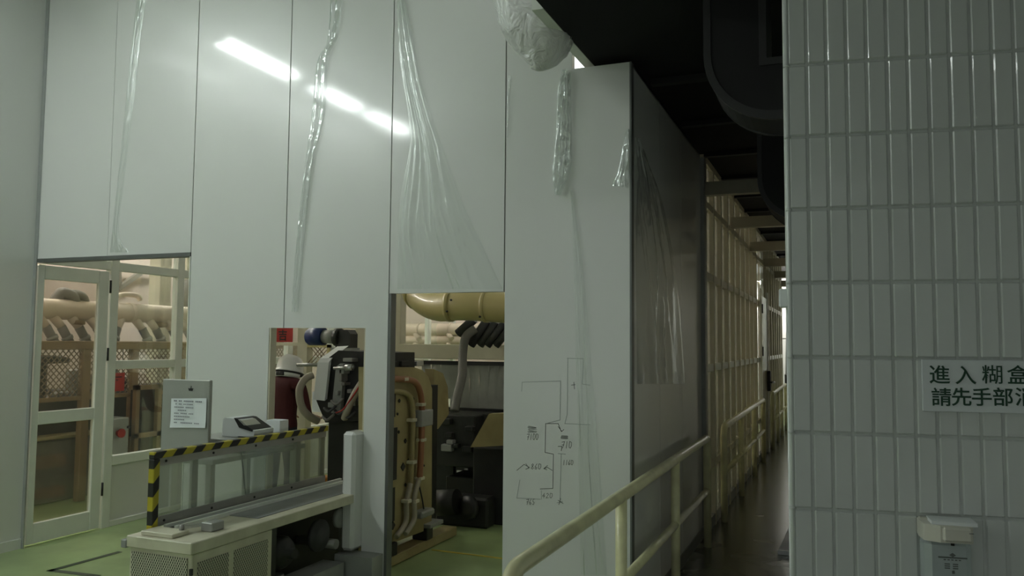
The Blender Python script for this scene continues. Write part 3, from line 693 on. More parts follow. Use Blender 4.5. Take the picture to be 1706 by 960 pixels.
MB().prism([(X0, 1.017), (X1-.01, 1.017), (X1, 1.04), (X1, 1.06), (X0+W_*.45, 1.125), (X0+.02, 1.13), (X0, 1.115)], 'y', 4.03, 4.21).build('body', 'white_plastic', lp)
MB().prism([(X0+W_*.38, 1.131), (X0+W_*.48, 1.128), (X1-.01, 1.068), (X1-.012, 1.055), (X0+W_*.55, 1.075)], 'y', 4.022, 4.2).build('lid', 'black', lp)
MB().prism([(X0+W_*.52, 1.124), (X0+W_*.62, 1.119), (X1-.05, 1.09), (X1-.07, 1.09)], 'y', 4.019, 4.15).build('lid_window', 'steel', lp)
MB().box(X0+W_*.5, X1+.005, 4.03, 4.2, 1.0165, 1.022).build('base', 'machine_dark', lp)
a = wY(443, 704, 4.33); b = wY(466, 717, 4.33)
bx = thing('carton_box', 'little white box at the end of the guard', 'box', ((a.x+b.x)/2, 4.33, 1.016))
MB().bbox(a.x, b.x, 4.33, 4.42, 1.016, a.z+.012, .003).build('box_body', 'white_plastic', bx)
MB().box(a.x+.002, b.x-.002, 4.332, 4.418, a.z+.0125, a.z+.016).build('box_lid', 'paper', bx)

# floor markings
fm = MB()
def tape(mb, pts, w):
    for a, b in zip(pts, pts[1:]):
        d = (b-a).normalized(); n = Vector((-d.y, d.x, 0))*w/2; a = a-d*w/2; b = b+d*w/2
        mb.add([a-n+Vector((0, 0, z)) for z in (.001, .003)]+[b-n+Vector((0, 0, z)) for z in (.001, .003)]+[b+n+Vector((0, 0, z)) for z in (.001, .003)]+[a+n+Vector((0, 0, z)) for z in (.001, .003)],
               [(0, 2, 4, 6), (1, 7, 5, 3), (0, 1, 3, 2), (2, 3, 5, 4), (4, 5, 7, 6), (6, 7, 1, 0)])
tape(fm, [wZ(196, 921, 0), wZ(86, 951, 0), wZ(160, 960, 0)], .045)
tag(fm.build('floor_tape', 'tape_black'), 'black worn tape corner on green floor before the glass door', 'floor marking')
fm = MB(); tape(fm, [wZ(722, 917, 0), wZ(860, 934, 0)], .028)
tag(fm.build('floor_tape', 'tape_yellow'), 'thin yellow line on green floor inside the right opening', 'floor marking')

# ================================================================== PERSON
def person():
    P = wY(471, 640, 6.4); px, py = P.x, 6.4
    t = thing('person', 'person in dark red shirt and white helmet seen from behind', 'person', (px, py, 0))
    S = .932
    J = {'pel': (0, 0, .84), 'bel': (0, -.005, .98), 'che': (0, .02, 1.15), 'sho': (0, .035, 1.285), 'nec': (0, .07, 1.34), 'hea': (0, .11, 1.40), 'top': (0, .13, 1.47)}
    R = {'pel': (.165, .11), 'bel': (.165, .11), 'che': (.185, .12), 'sho': (.16, .085), 'nec': (.055, .055), 'hea': (.08, .095), 'top': (.06, .07)}
    E = [('pel', 'bel'), ('bel', 'che'), ('che', 'sho'), ('sho', 'nec'), ('nec', 'hea'), ('hea', 'top')]
    for s, n in ((-1, 'l'), (1, 'r')):
        J.update({n+'ac': (s*.195, .03, 1.28), n+'el': (s*.265, .07, .97), n+'wr': (s*.17, .30, .93), n+'pa': (s*.15, .37, .925), n+'hip': (s*.09, 0, .78), n+'kn': (s*.10, .02, .44), n+'an': (s*.10, -.01, .08), n+'to': (s*.11, .14, .03)})
        R.update({n+'ac': (.066, .066), n+'el': (.047, .047), n+'wr': (.030, .030), n+'pa': (.034, .02), n+'hip': (.09, .095), n+'kn': (.058, .06), n+'an': (.042, .046), n+'to': (.04, .03)})
        E += [('sho', n+'ac'), (n+'ac', n+'el'), (n+'el', n+'wr'), (n+'wr', n+'pa'), ('pel', n+'hip'), (n+'hip', n+'kn'), (n+'kn', n+'an'), (n+'an', n+'to')]
        for k in range(4):
            f = '%sf%d' % (n, k); J[f+'a'] = (s*(.15-.03+.018*k), .41, .925); J[f+'b'] = (s*(.15-.03+.018*k), .44+.005*(k % 3), .905)
            R[f+'a'] = (.009, .009); R[f+'b'] = (.008, .008); E += [(n+'pa', f+'a'), (f+'a', f+'b')]
        J[n+'th'] = (s*.10, .375, .92); R[n+'th'] = (.010, .010); E += [(n+'pa', n+'th')]
    keys = list(J); me = bpy.data.meshes.new('body'); me.from_pydata([tuple(Vector(J[k])*S) for k in keys], [(keys.index(a), keys.index(b)) for a, b in E], [])
    o = bpy.data.objects.new('body', me); COL.objects.link(o)
    sk = o.modifiers.new('skin', 'SKIN'); sk.use_smooth_shade = True; sb = o.modifiers.new('sub', 'SUBSURF'); sb.levels = 2
    for i, k in enumerate(keys):
        me.skin_vertices[0].data[i].radius = tuple(r*S for r in R[k]); me.skin_vertices[0].data[i].use_root = (k == 'pel')
    bpy.context.view_layer.update(); dg = bpy.context.evaluated_depsgraph_get()
    bm_ = bpy.data.meshes.new_from_object(o.evaluated_get(dg)); bpy.data.objects.remove(o)
    for n in ('shirt_red', 'trousers', 'skin', 'black'): bm_.materials.append(MATS[n])
    for p in bm_.polygons:
        c = p.center/S; p.use_smooth = True
        p.material_index = 2 if c.z > 1.37 else 0
        if c.z < .86 and abs(c.x) < .2 and c.y < .2: p.material_index = 1
        if c.z < .09: p.material_index = 3
        if c.y > .27 and .8 < c.z < 1.05: p.material_index = 2
    b = bpy.data.objects.new('body', bm_); COL.objects.link(b); b.parent = t
    # hair below the helmet, ears, face
    hc = Vector((px, py+.115*S, 1.40*S))
    def ell(name, c, r, m, parent, n=14, k=9):
        rows = [[Vector((c[0]+r[0]*math.sin(PI*i/k)*math.cos(2*PI*j/n), c[1]+r[1]*math.sin(PI*i/k)*math.sin(2*PI*j/n), c[2]+r[2]*math.cos(PI*i/k))) for j in range(n+1)] for i in range(k+1)]
        return MB().grid(rows).build(name, m, parent)
    ell('hair', hc+Vector((0, -.022, -.02)), (.084, .088, .105), 'hair', t)
    for s in (-1, 1): ell('ear', hc+Vector((s*.085, .005, -.02)), (.012, .02, .03), 'skin', t)
    ell('nose', hc+Vector((0, .10, -.03)), (.013, .02, .02), 'skin', t)
    for s in (-1, 1): ell('eye', hc+Vector((s*.03, .085, .0)), (.014, .012, .010), 'black', t)
    ell('mouth', hc+Vector((0, .085, -.065)), (.025, .012, .006), 'red', t)
    # helmet, tipped forward
    hz = hc+Vector((0, -.005, .025)); tilt = Matrix.Rotation(-.22, 4, 'X')
    mb = MB(); n = 28; rows = []
    prof = [(.138, -.030), (.141, -.024), (.128, -.015), (.122, .0), (.121, .035), (.113, .075), (.092, .112), (.055, .134), (.0, .142)]
    for r, z in prof:
        row = []
        for j in range(n+1):
            a = 2*PI*j/n; e = 1.12+(.18*max(0, math.sin(a))**3 if r > .13 else 0); ridge = 1+(.03 if z > .05 and abs(math.cos(a)) < .3 else 0)
            row.append(hz+tilt @ Vector((r*math.cos(a), r*math.sin(a)*e, z*ridge)))
        rows.append(row)
    hm = mb.grid(rows).build('helmet', 'helmet', t)
    sb_ = MB().grid([[hz+tilt @ Vector((.126*math.cos(a), .126*1.12*math.sin(a), z)) for a in [2*PI*j/28 for j in range(29)]] for z in (-.05, -.028)])
    sb_.build('helmet_band', 'black', hm)
    nb = MB().grid([[hz+tilt @ Vector((r_*math.cos(a), r_*1.12*math.sin(a), z)) for a in [PI+PI*j/20 for j in range(21)]] for r_, z in ((.128, -.048), (.130, -.060), (.122, -.078), (.108, -.086))])
    nb.build('nape_rim', 'helmet', hm)
    MB().bbox(hz.x-.045, hz.x+.045, hz.y-.155, hz.y-.135, hz.z-.05, hz.z-.015, .006).build('adjuster', 'black', hm)
person()

# ================================================================== MACHINES IN THE HALL
# --- head over the conveyor, seen in the middle opening
mh = thing('carton_machine', 'yellowish carton machine with bent cream cover, spanning middle and right openings', 'machine', (-3.3, 5.3, 0))
def V2(x, y, Y): p = wY(x, y, Y); return (p.x, p.z)
Y1, Y2, Y3 = 5.05, 5.10, 5.32
mb = MB(); sec = []
for l, r, Y in (((522, 666), (541, 668), Y1), ((529, 604), (548, 604), Y2), ((534, 597), (553, 597), Y2+.02), ((558, 580), (577, 579), Y3)):
    a = wY(l[0], l[1], Y); b = wY(r[0], r[1], Y); n = Vector((0, .03, .012)); sec.append([a, b, b+n, a+n])
vs = [p for s_ in sec for p in s_]
fs = [(4*i+k, 4*i+(k+1) % 4, 4*i+4+(k+1) % 4, 4*i+4+k) for i in range(3) for k in range(4)]+[(0, 1, 2, 3), (15, 14, 13, 12)]
mb.add(vs, fs).build('bent_cover', 'white_plastic', mh)
MB().prism([V2(523, 668, 5.1), V2(531, 606, 5.1), V2(560, 584, 5.1), V2(640, 588, 5.1), V2(640, 700, 5.1), V2(538, 705, 5.1)], 'y', 5.13, 5.55).build('head_body', 'machine_dark', mh)
MB().prism([V2(541, 690, 5.0), V2(549, 612, 5.0), V2(556, 606, 5.0), V2(566, 606, 5.0), V2(560, 640, 5.0), V2(556, 690, 5.0)], 'y', 5.08, 5.12).build('side_plate', 'machine_grey', mh)
for x, y, w, h_ in ((570, 615, 8, 16), (572, 640, 6, 5), (562, 655, 5, 8), (583, 652, 8, 6), (568, 625, 5, 22), (580, 600, 16, 6), (588, 672, 10, 8), (553, 675, 12, 8)):
    a = wY(x-w/2, y+h_/2, 5.06); b = wY(x+w/2, y-h_/2, 5.06)
    MB().bbox(a.x, b.x, 5.05, 5.14, a.z, b.z, .004).build('bracket', random.choice(['machine_grey', 'steel_dull', 'hose_grey']), mh)
MB().tube([wY(556, 614, 5.02), wY(590, 612, 5.02)], .010, 10).build('shaft', 'steel', mh)
MB().tube([wY(576, 613, 5.02), wY(588, 612, 5.02)], .024, 12).build('shaft_collar', 'steel', mh)
MB().tube([wY(495, 608, 5.3), wY(535, 608, 5.3)], .014, 8).build('cross_rod', 'steel_dull', mh)
MB().tube(smooth_path([wY(521, 625, 5.15), wY(508, 632, 5.1), wY(499, 650, 5.05), wY(502, 676, 5.05), wY(514, 693, 5.08), wY(530, 702, 5.15)], 6), .028, 12).build('hose', 'hose_tan', mh)
MB().tube(smooth_path([wY(604, 636, 5.0), wY(592, 655, 5.0), wY(580, 680, 5.0), wY(574, 697, 5.05)], 5), .026, 10).build('hose', 'hose_tan', mh)
MB().tube(smooth_path([wY(602, 638, 4.97), wY(588, 660, 4.97), wY(572, 682, 4.98), wY(560, 688, 5.0)], 5), .006, 6).build('red_cable', 'red', mh)
for k, (x, y) in enumerate(((548, 680), (560, 668), (566, 684), (545, 694), (580, 690))):
    MB().tube(smooth_path([wY(x-8, y, 5.04), wY(x, y+6, 5.02), wY(x+12, y-4, 5.04)], 4), .010, 8).build('small_hose', 'hose_grey' if k % 2 else 'hose_dark', mh)
a = wY(540, 705, 5.15); b = wY(594, 800, 5.15)
MB().bbox(a.x, b.x, 5.2, 5.6, 0, a.z+.02, .008).build('pedestal', 'machine_dark', mh)
a = wY(500, 665, 5.4); b = wY(524, 690, 5.4)
MB().box(a.x, b.x, 5.56, 5.6, b.z, a.z+.05).build('warning_plate', 'paper', mh)

# --- blue motor and gantry behind the head
gn = thing('cream_gantry', 'cream gantry posts with dark mesh panel behind the machine head', 'frame', (-4.5, 6.7, 0))
a = wY(496, 560, 7.0); b = wY(512, 560, 7.0)
MB().box(a.x, b.x, 7.0, 7.1, 0, 2.4).build('post', 'frame_cream', gn)
a2 = wY(592, 560, 7.0)
MB().box(a2.x, a2.x+.12, 7.0, 7.1, 0, 2.4).build('post', 'frame_cream', gn)
l = wY(513, 574, 7.0); r = wY(548, 606, 7.0)
for z0, z1 in ((l.z-.03, l.z), (r.z-.02, r.z)): MB().box(b.x, r.x, 7.0, 7.04, z0, z1).build('panel_rail', 'duct_yellow', gn)
MB().box(r.x-.03, r.x, 7.0, 7.04, r.z, l.z).build('panel_rail', 'duct_yellow', gn)
mb = MB()
for k in range(-8, 14):
    x0 = b.x+k*.045
    for sg_ in (1, -1):
        pts = []
        for tt in (0, 1):
            pts.append(Vector((x0+(tt if sg_ > 0 else 1-tt)*(l.z-r.z), 7.02, r.z+tt*(l.z-r.z))))
        if min(pts[0].x, pts[1].x) > b.x-.02 and max(pts[0].x, pts[1].x) < r.x+.02: mb.bar(pts[0], pts[1], .007)
mb.build('wire_mesh', 'wire', gn)
MB().box(wY(448, 573, 7.0).x, a.x, 7.02, 7.06, wY(470, 576, 7.0).z, wY(470, 571, 7.0).z).build('cross_beam', 'frame_cream', gn)
bm_ = thing('electric_motor', 'blue electric motor with grey end cap on the gantry', 'motor', tuple(wY(545, 562, 6.6)))
p = wY(514, 561, 6.6); q = wY(540, 561, 6.6); e = wY(560, 562, 6.6)
MB().tube([p, p.lerp(q, .12), p.lerp(q, .121), q], [.07, .07, .085, .085], 18).build('motor_body', 'motor_blue', bm_)
MB().tube([q, e], .065, 16).build('motor_flange', 'machine_grey', bm_)
MB().tube([e, e+(e-q)*.4], .085, 16).build('end_cap', 'machine_dark', bm_)
g = wY(573, 562, 6.6)
MB().prism([(g.x-.06, g.z-.10), (g.x-.06, g.z+.04), (g.x-.03, g.z+.07), (g.x+.07, g.z+.07), (g.x+.10, g.z+.03), (g.x+.10, g.z-.10)], 'y', 6.55, 6.68).build('terminal_box', 'machine_dark', bm_)
MB().box(g.x-.12, g.x+.10, 6.56, 6.72, g.z-.20, g.z-.10).build('bracket', 'machine_grey', bm_)
MB().box(g.x-.3, g.x+.12, 6.6, 6.75, g.z-.24, g.z-.20).build('mount_beam', 'frame_cream', bm_)
rs = thing('red_banner', 'red paper sign with a black character above the person', 'sign', tuple(wY(470, 559, 7.2)))
p, q = wY(454, 570, 7.2), wY(488, 540, 7.2)
MB().box(p.x, q.x, 7.2, 7.206, p.z, q.z).build('banner_sheet', 'red', rs)
cu = bpy.data.curves.new('character', 'FONT'); cu.body = '吉'; cu.size = .12; cu.align_x = 'CENTER'; cu.align_y = 'CENTER'; cu.offset = .002; cu.extrude = .0005; cu.materials.append(MATS['black'])
o = bpy.data.objects.new('character', cu); COL.objects.link(o); o.parent = rs; c = wY(471, 560, 7.198); o.location = c-rs.location; o.rotation_euler = (PI/2, 0, 0); to_mesh(o)
MB().tube([(p.x+.02, 7.21, q.z), (p.x+.02, 7.21, CEIL)], .003, 6).build('hanging_string', 'black', rs)
MB().tube([(q.x-.02, 7.21, q.z), (q.x-.02, 7.21, CEIL)], .003, 6).build('hanging_string', 'black', rs)
oc = thing('orange_crate', 'orange crate low behind the clear guard', 'crate', (-4.3, 6.3, 0))
a = wY(505, 770, 5.9); b = wY(522, 800, 5.9)
MB().bbox(a.x, b.x, 5.9, 6.2, 0, .10, .01).build('crate_base', 'orange', oc)
MB().bbox(a.x, b.x, 5.9, 6.2, .30, .42, .01).build('crate_tray', 'orange', oc)
for x in (a.x+.02, b.x-.02): MB().box(x-.012, x+.012, 6.0, 6.03, .10, .30).build('crate_post', 'machine_dark', oc)

# --- machine side frame in the right opening (faces the corridor side)
mf = mh
XF = -3.02
def X2(x, y, X=XF): p = wX(x, y, X); return (p.y, p.z)
out = [X2(616, 612), X2(690, 612), X2(704, 617), X2(714, 628), X2(720, 648), X2(719, 880), X2(616, 920)]
MB().prism(out, 'x', XF-.09, XF).build('side_frame', 'machine_cream', mf)
MB().prism([X2(616, 625), X2(684, 628), X2(692, 640), X2(690, 700), X2(690, 868), X2(616, 910)], 'x', XF, XF+.02).build('raised_panel', 'machine_cream', mf)
MB().tube(smooth_path([wX(640, 632, XF+.06), wX(672, 632, XF+.06), wX(690, 636, XF+.06), wX(699, 650, XF+.06), wX(703, 680, XF+.06), wX(702, 740, XF+.06), wX(699, 800, XF+.06)], 5), .024, 12).build('copper_pipe', 'copper_tube', mf)
MB().tube(smooth_path([wX(640, 652, XF+.05), wX(668, 653, XF+.05), wX(683, 662, XF+.05), wX(688, 690, XF+.05), wX(686, 760, XF+.05), wX(684, 810, XF+.05)], 5), .020, 10).build('yellow_pipe', 'machine_cream', mf)
MB().tube(smooth_path([wX(699, 796, XF+.06), wX(690, 830, XF+.06), wX(690, 865, XF+.06), wX(675, 890, XF+.06)], 5), .020, 10).build('conduit', 'hose_tan', mf)
MB().tube(smooth_path([wX(684, 806, XF+.05), wX(677, 840, XF+.05), wX(676, 870, XF+.05), wX(660, 895, XF+.05)], 5), .020, 10).build('conduit', 'hose_tan', mf)
for x, y in ((672, 632), (701, 674), (702, 733), (699, 797), (686, 700), (686, 770), (677, 835), (690, 835)):
    p = wX(x, y, XF+.055); MB().bbox(p.x-.03, p.x+.03, p.y-.03, p.y+.03, p.z-.012, p.z+.012, .003).build('pipe_clamp', 'frame_cream', mf)
for x0, y0, x1, y1 in ((650, 652, 659, 696), (650, 712, 662, 802), (652, 812, 658, 870)):
    a = wX(x0, y1, XF+.022); b = wX(x1, y0, XF+.022); MB().box(XF+.019, XF+.024, a.y, b.y, a.z, b.z).build('slot', 'black', mf)
for x, y, s_ in ((664, 720, .012), (675, 735, .018), (671, 778, .030), (654, 876, .030), (675, 808, .014), (665, 668, .014), (688, 665, .012), (680, 767, .012), (662, 690, .010), (706, 678, .010), (706, 776, .008), (667, 880, .012)):
    p = wX(x, y, XF+.022); MB().prism([(p.y-s_, p.z), (p.y, p.z-s_), (p.y+s_, p.z), (p.y, p.z+s_)], 'x', XF, XF+.028).build('bolt_hole', 'black', mf)
a = wX(703, 712, XF+.1); b = wX(722, 682, XF+.1)
MB().bbox(XF+.005, XF+.10, a.y, b.y, a.z, b.z, .005).build('junction_box', 'machine_grey', mf)
a = wX(703, 866, XF+.1); b = wX(725, 846, XF+.1)
MB().bbox(XF+.005, XF+.10, a.y, b.y, a.z, b.z, .012).build('junction_box', 'curtain_grey', mf)
MB().tube(smooth_path([wX(696, 800, XF+.05), wX(703, 830, XF+.08), wX(706, 848, XF+.06)], 4), .006, 6).build('cable', 'black', mf)
MB().prism([X2(722, 615, -3.2), X2(738, 622, -3.2), X2(746, 645, -3.2), X2(748, 690, -3.2), X2(730, 715, -3.2), X2(722, 715, -3.2)], 'x', -3.28, -3.2).build('rear_frame', 'machine_cream', mf)
MB().box(XF-.45, XF-.1, 5.62, 6.1, .12, 1.25).build('machine_core', 'machine_dark', mf)
for x, y in ((655, 607), (675, 606), (700, 606)):
    p = wX(x, y, XF); MB().bbox(p.x-.06, p.x+.0, p.y-.05, p.y+.06, p.z-.02, p.z+.02, .004).build('top_bracket', random.choice(['steel', 'machine_dark']), mf)
MB().bbox(-3.13, -3.0, 5.08, 6.25, .003, .075, .006).build('base_rail', 'machine_cream', mf)
for y in (5.2, 5.75): MB().bbox(-3.12, -2.99, y-.05, y+.05, .076, .17, .006).build('mounting_foot', 'machine_dark', mf)
MB().bbox(XF-.1, XF+.06, 5.7, 5.92, .17, .20, .004).build('foot_plate', 'machine_grey', mf)

# --- dark machine beyond
dm = thing('dark_machine', 'black unlit machine with slanted cream plate inside the right opening', 'machine', (-2.9, 6.8, 0))
a = wY(788, 745, 6.75); b = wY(860, 890, 6.75)
MB().bbox(a.x, b.x, 6.75, 7.3, 0, a.z, .01).build('cabinet', 'machine_dark', dm)
MB().prism([V2(782, 746, 6.6), V2(813, 690, 6.6), V2(860, 688, 6.6), V2(860, 742, 6.6)], 'y', 6.62, 6.72).build('slanted_plate', 'machine_cream', dm)
a = wY(720, 690, 6.9); b = wY(790, 780, 6.9)
MB().bbox(a.x, b.x, 6.9, 7.4, b.z, a.z, .01).build('upper_block', 'machine_dark', dm)
MB().bbox(a.x+.1, b.x, 7.0, 7.4, .05, .35, .01).build('lower_block', 'machine_dark', dm)
p = wY(728, 838, 6.5); q = wY(762, 836, 6.5)
MB().tube([p, q], [.11, .11], 18).build('motor', 'machine_dark', dm)
MB().lathe([(.02, 0), (.10, .005), (.10, .05), (.05, .06)], tuple(wY(785, 845, 6.5)), (-.4, -1, 0), 18).build('hand_wheel', 'machine_dark', dm)
p = wY(712, 775, 6.9)
for x, y, w, h_ in ((765, 790, 10, 12), (776, 786, 6, 10), (760, 804, 8, 4), (752, 812, 20, 5), (775, 800, 5, 6), (716, 815, 8, 6), (718, 826, 8, 4), (770, 815, 4, 5)):
    c = wY(x, y, 7.42); MB().box(c.x-w*.0028, c.x+w*.0028, 7.42, 7.44, c.z-h_*.0028, c.z+h_*.0028).build('white_label', 'plaster_white', dm)
for k in range(7):
    x = 725+random.random()*60; y = 700+random.random()*60; c = wY(x, y, 6.85); s_ = .03+.03*random.random()
    MB().bbox(c.x-s_, c.x+s_, 6.84, 6.92, c.z-s_*.6, c.z+s_*.6, .006).build('valve_block', random.choice(['machine_dark', 'machine_grey', 'machine_dark']), dm)
for x in (a.x+.1, b.x): MB().box(x-.03, x+.03, 7.1, 7.16, 0, a.z).build('leg', 'machine_dark', dm)
MB().bbox(wY(724, 880, 6.55).x, wY(812, 880, 6.55).x, 6.55, 6.74, 0, .26, .02).build('base_block', 'machine_dark', dm)
MB().box(a.x-.25, b.x+.55, 7.46, 7.49, 0, .95).build('dark_backing', 'machine_dark', dm)  # dark sheet added to cover bright floor gaps below the curtain

# --- gantry with strip curtain and hoses
sc = thing('curtain_gantry', 'cream gantry beam with grey strip curtain above dark machine', 'frame', (-3.4, 7.6, 0))
YG = 7.6
a = wY(664, 597, YG); b = wY(850, 573, YG)
MB().bbox(a.x, b.x+.6, YG, YG+.12, a.z, wY(750, 574, YG).z, .006).build('beam', 'frame_cream', sc)
c0, c1 = wY(651, 560, YG).x, wY(667, 560, YG).x
MB().bbox(c0, c1, YG, YG+.12, 0, 2.9, .006).build('post', 'frame_cream', sc)
MB().bbox(b.x+.5, b.x+.6, YG, YG+.12, 0, 2.9, .006).build('post', 'frame_cream', sc)
MB().box(c1, b.x+.5, YG+.02, YG+.05, a.z-.06, a.z-.02).build('curtain_track', 'black', sc)
for k in range(13):
    x0 = 700+k*16; p = wY(x0, 602, YG); w = .112
    rows = [[Vector((p.x+w*u/3, YG+.035+.012*math.sin(u*1.5+k+2*v), a.z-.06-(.62 if k > 2 else .35)*v/4)) for u in range(4)] for v in range(5)]
    MB().grid(rows).build('curtain_strip', 'curtain_grey', sc, fix=False)
hs = thing('hose_bundle', 'bundle of dark flexible hoses hanging over the gantry beam', 'hose', tuple(wY(790, 560, 7.2)))
for k, (x0, y0, x1, y1) in enumerate(((763, 556, 790, 532), (784, 575, 812, 534), (800, 576, 826, 536), (812, 576, 840, 538), (826, 576, 854, 542))):
    MB().tube([wY(x0, y0, 7.2), wY(x1, y1, 7.2)], .045 if k < 2 else .038, 12).build('hose', 'hose_dark', hs)
MB().tube(smooth_path([wY(792, 548, 7.15), wY(776, 562, 7.1), wY(771, 590, 7.1), wY(770, 625, 7.05), wY(762, 660, 7.0), wY(757, 685, 6.95)], 6), .042, 12).build('drop_hose', 'hose_grey', hs)

# --- big yellow duct elbow
yd = thing('yellow_duct', 'fat yellowish air duct elbow at the top of right opening', 'duct', tuple(wY(760, 500, 7.0)))
YD = 6.6
path = smooth_path([wY(672, 440, YD+.6), wY(690, 478, YD+.45), wY(706, 500, YD+.25), wY(732, 511, YD+.1), wY(765, 509, YD), wY(800, 510, YD), wY(860, 514, YD), wY(930, 517, YD)], 5)
MB().tube(path, .135, 24).build('duct_tube', 'duct_yellow', yd)
for x, y, x2, y2 in ((748, 510, 754, 510), (808, 511, 813, 511)):
    MB().tube([wY(x, y, YD), wY(x2, y2, YD)], .143, 24).build('band', 'duct_yellow', yd)
MB().tube([wY(693, 486, YD+.4), wY(699, 494, YD+.32)], .145, 24).build('band', 'duct_yellow', yd)
MB().tube([wY(790, 480, YD), wY(790, 200, YD)], .008, 6).build('hanger', 'alu', yd)
for k, (x, y, r) in enumerate(((752, 500, .006), (745, 519, .006), (800, 528, .006))):
    p = wY(x, y, YD-.14); MB().lathe([(.01, 0), (.01, .012), (.004, .016)], tuple(p), (0, -1, 0), 8).build('rivet', 'black', yd)

# --- pipes on the rear wall
for k, (y, r, lab) in enumerate(((549, .10, 'upper pale pipe along the rear wall behind the gantry'), (566, .075, 'lower pale pipe along the rear wall behind the gantry'))):
    t = thing('wall_pipe', lab, 'pipe', tuple(wY(720, y, 11.5)), 'pale pipes along the rear wall')
    p = wY(620, y, 11.5); q = wY(800, y+1, 11.5)
    MB().tube([p, q], r, 16).build('pipe', 'pipe_cream', t)
    for x in (698, 750): MB().tube([wY(x, y, 11.5), wY(x+3, y, 11.5)], r*1.08, 16).build('pipe_band', 'pipe_cream', t)
    for x in (690, 745): MB().tube([wY(x, y+4, 11.48), wY(x+8, y+16, 11.4)], r*.4, 10).build('branch', 'pipe_cream', t)
    for x in (640, 780): MB().bar(wY(x, y, 11.55), wY(x, y, 12.49), .04).build('bracket', 'alu', t)

# ================================================================== SIDE ROOM BEHIND THE GLAZING
XP = -7.5; ZP = 1.908
mp = thing('header_pipe', 'thick cream header pipe with slanted branches behind the glazing', 'pipe', (XP, 7, ZP))
MB().tube([(XP, 4.0, ZP), (XP, 12, ZP)], .105, 24).build('pipe', 'pipe_cream', mp)
for y in (6.95, 9.0): MB().tube([(XP, y, ZP), (XP, y+.05, ZP)], .112, 24).build('pipe_band', 'pipe_cream', mp)
for i, (x, rev) in enumerate(((62, 0), (88, 0), (118, 0), (148, 0), (200, 1), (225, 0), (248, 0), (275, 0), (300, 0))):
    p = wX(x, 528, XP+.02); s_ = -1 if rev else 1
    a = Vector((XP+.03, p.y, ZP-.08)); b = a+Vector((.03, s_*.07, -.10)); c = b+Vector((.05, s_*.11, -.22))
    br = MB().tube([a, b], [.05, .042], 12).build('branch', 'pipe_cream', mp)
    MB().tube([b, c], [.047, .044], 12).build('hose', 'hose_grey', br)
    MB().tube([b+(c-b)*.45, b+(c-b)*.60], .058, 12).build('hose_clamp', 'steel_dull', br)
for x in (130, 268):
    p = wX(x, 538, XP+.05); MB().lathe([(.02, 0), (.07, .01), (.07, .05), (.03, .06)], (XP+.05, p.y, ZP-.16), (0, 0, 1), 14).build('valve', 'brown_beam', mp)
p = wX(206, 490, XP)
MB().tube(smooth_path([(XP, p.y-.15, ZP+.08), (XP, p.y-.05, ZP+.19), (XP, p.y+.18, ZP+.20), (XP, p.y+.24, ZP+.15)], 4), .03, 10).build('curved_stub', 'pipe_cream', mp)
for x, r in ((105, .06), (124, .045)):
    p = wX(x, 488, XP)
    MB().tube(smooth_path([(XP-.05, p.y-.05, ZP+.08), (XP-.03, p.y, ZP+.17), (XP, p.y+.1, ZP+.15), (XP, p.y+.14, ZP+.08)], 4), r, 12).build('flexible_stub', 'hose_grey', mp)
for y in (5.0, 7.7, 10.4):
    MB().bar((XP, y, ZP+.10), (XP, y, CEIL), .03).build('hanger', 'pipe_cream', mp)
rd = thing('round_blower', 'round grey blower housing above the header pipe', 'blower', tuple(wX(308, 490, -7.9)))
c = wX(310, 490, -7.9); MB().lathe([(.08, 0), (.19, .02), (.19, .22), (.12, .26)], tuple(c), (1, -.3, 0), 24).build('housing', 'hose_grey', rd)
MB().lathe([(.04, 0), (.10, .002), (.10, .02)], tuple(c+Vector((.26, -.08, 0))), (1, -.3, 0), 20).build('inlet', 'machine_dark', rd)
MB().bar(tuple(c+Vector((0, 0, .18))), (c.x, c.y, CEIL), .05).build('hanger', 'frame_cream', rd)
tr = thing('wall_bracket', 'grey triangular bracket on the pink wall above the pipe', 'bracket', tuple(wX(200, 470, -9.1)))
a, b, c = wX(197, 447, -9.1), wX(197, 481, -9.1), wX(234, 455, -9.1)
MB().bar(a, b, .06).build('upright', 'steel_dull', tr); MB().bar(b, c, .06).build('brace', 'steel_dull', tr); MB().bar(wX(190, 446, -9.1), wX(275, 447, -9.1), .04).build('arm', 'steel_dull', tr)
for x, X, w, lab in ((63, -8.9, .10, 'pale column on the pink wall behind the glass door'), (266, -8.6, .20, 'pale column on the pink wall beside the triangular bracket')):
    p = wX(x, 500, X); t = thing('column', lab, 'column', (p.x, p.y, 0))
    MB().bbox(X-w/2, X+w/2, p.y-w/2, p.y+w/2, .03, CEIL, .006).build('shaft', 'frame_cream', t)
    MB().bbox(X-w*.8, X+w*.8, p.y-w*.8, p.y+w*.8, 0, .03, .006).build('base_plate', 'frame_cream', t)

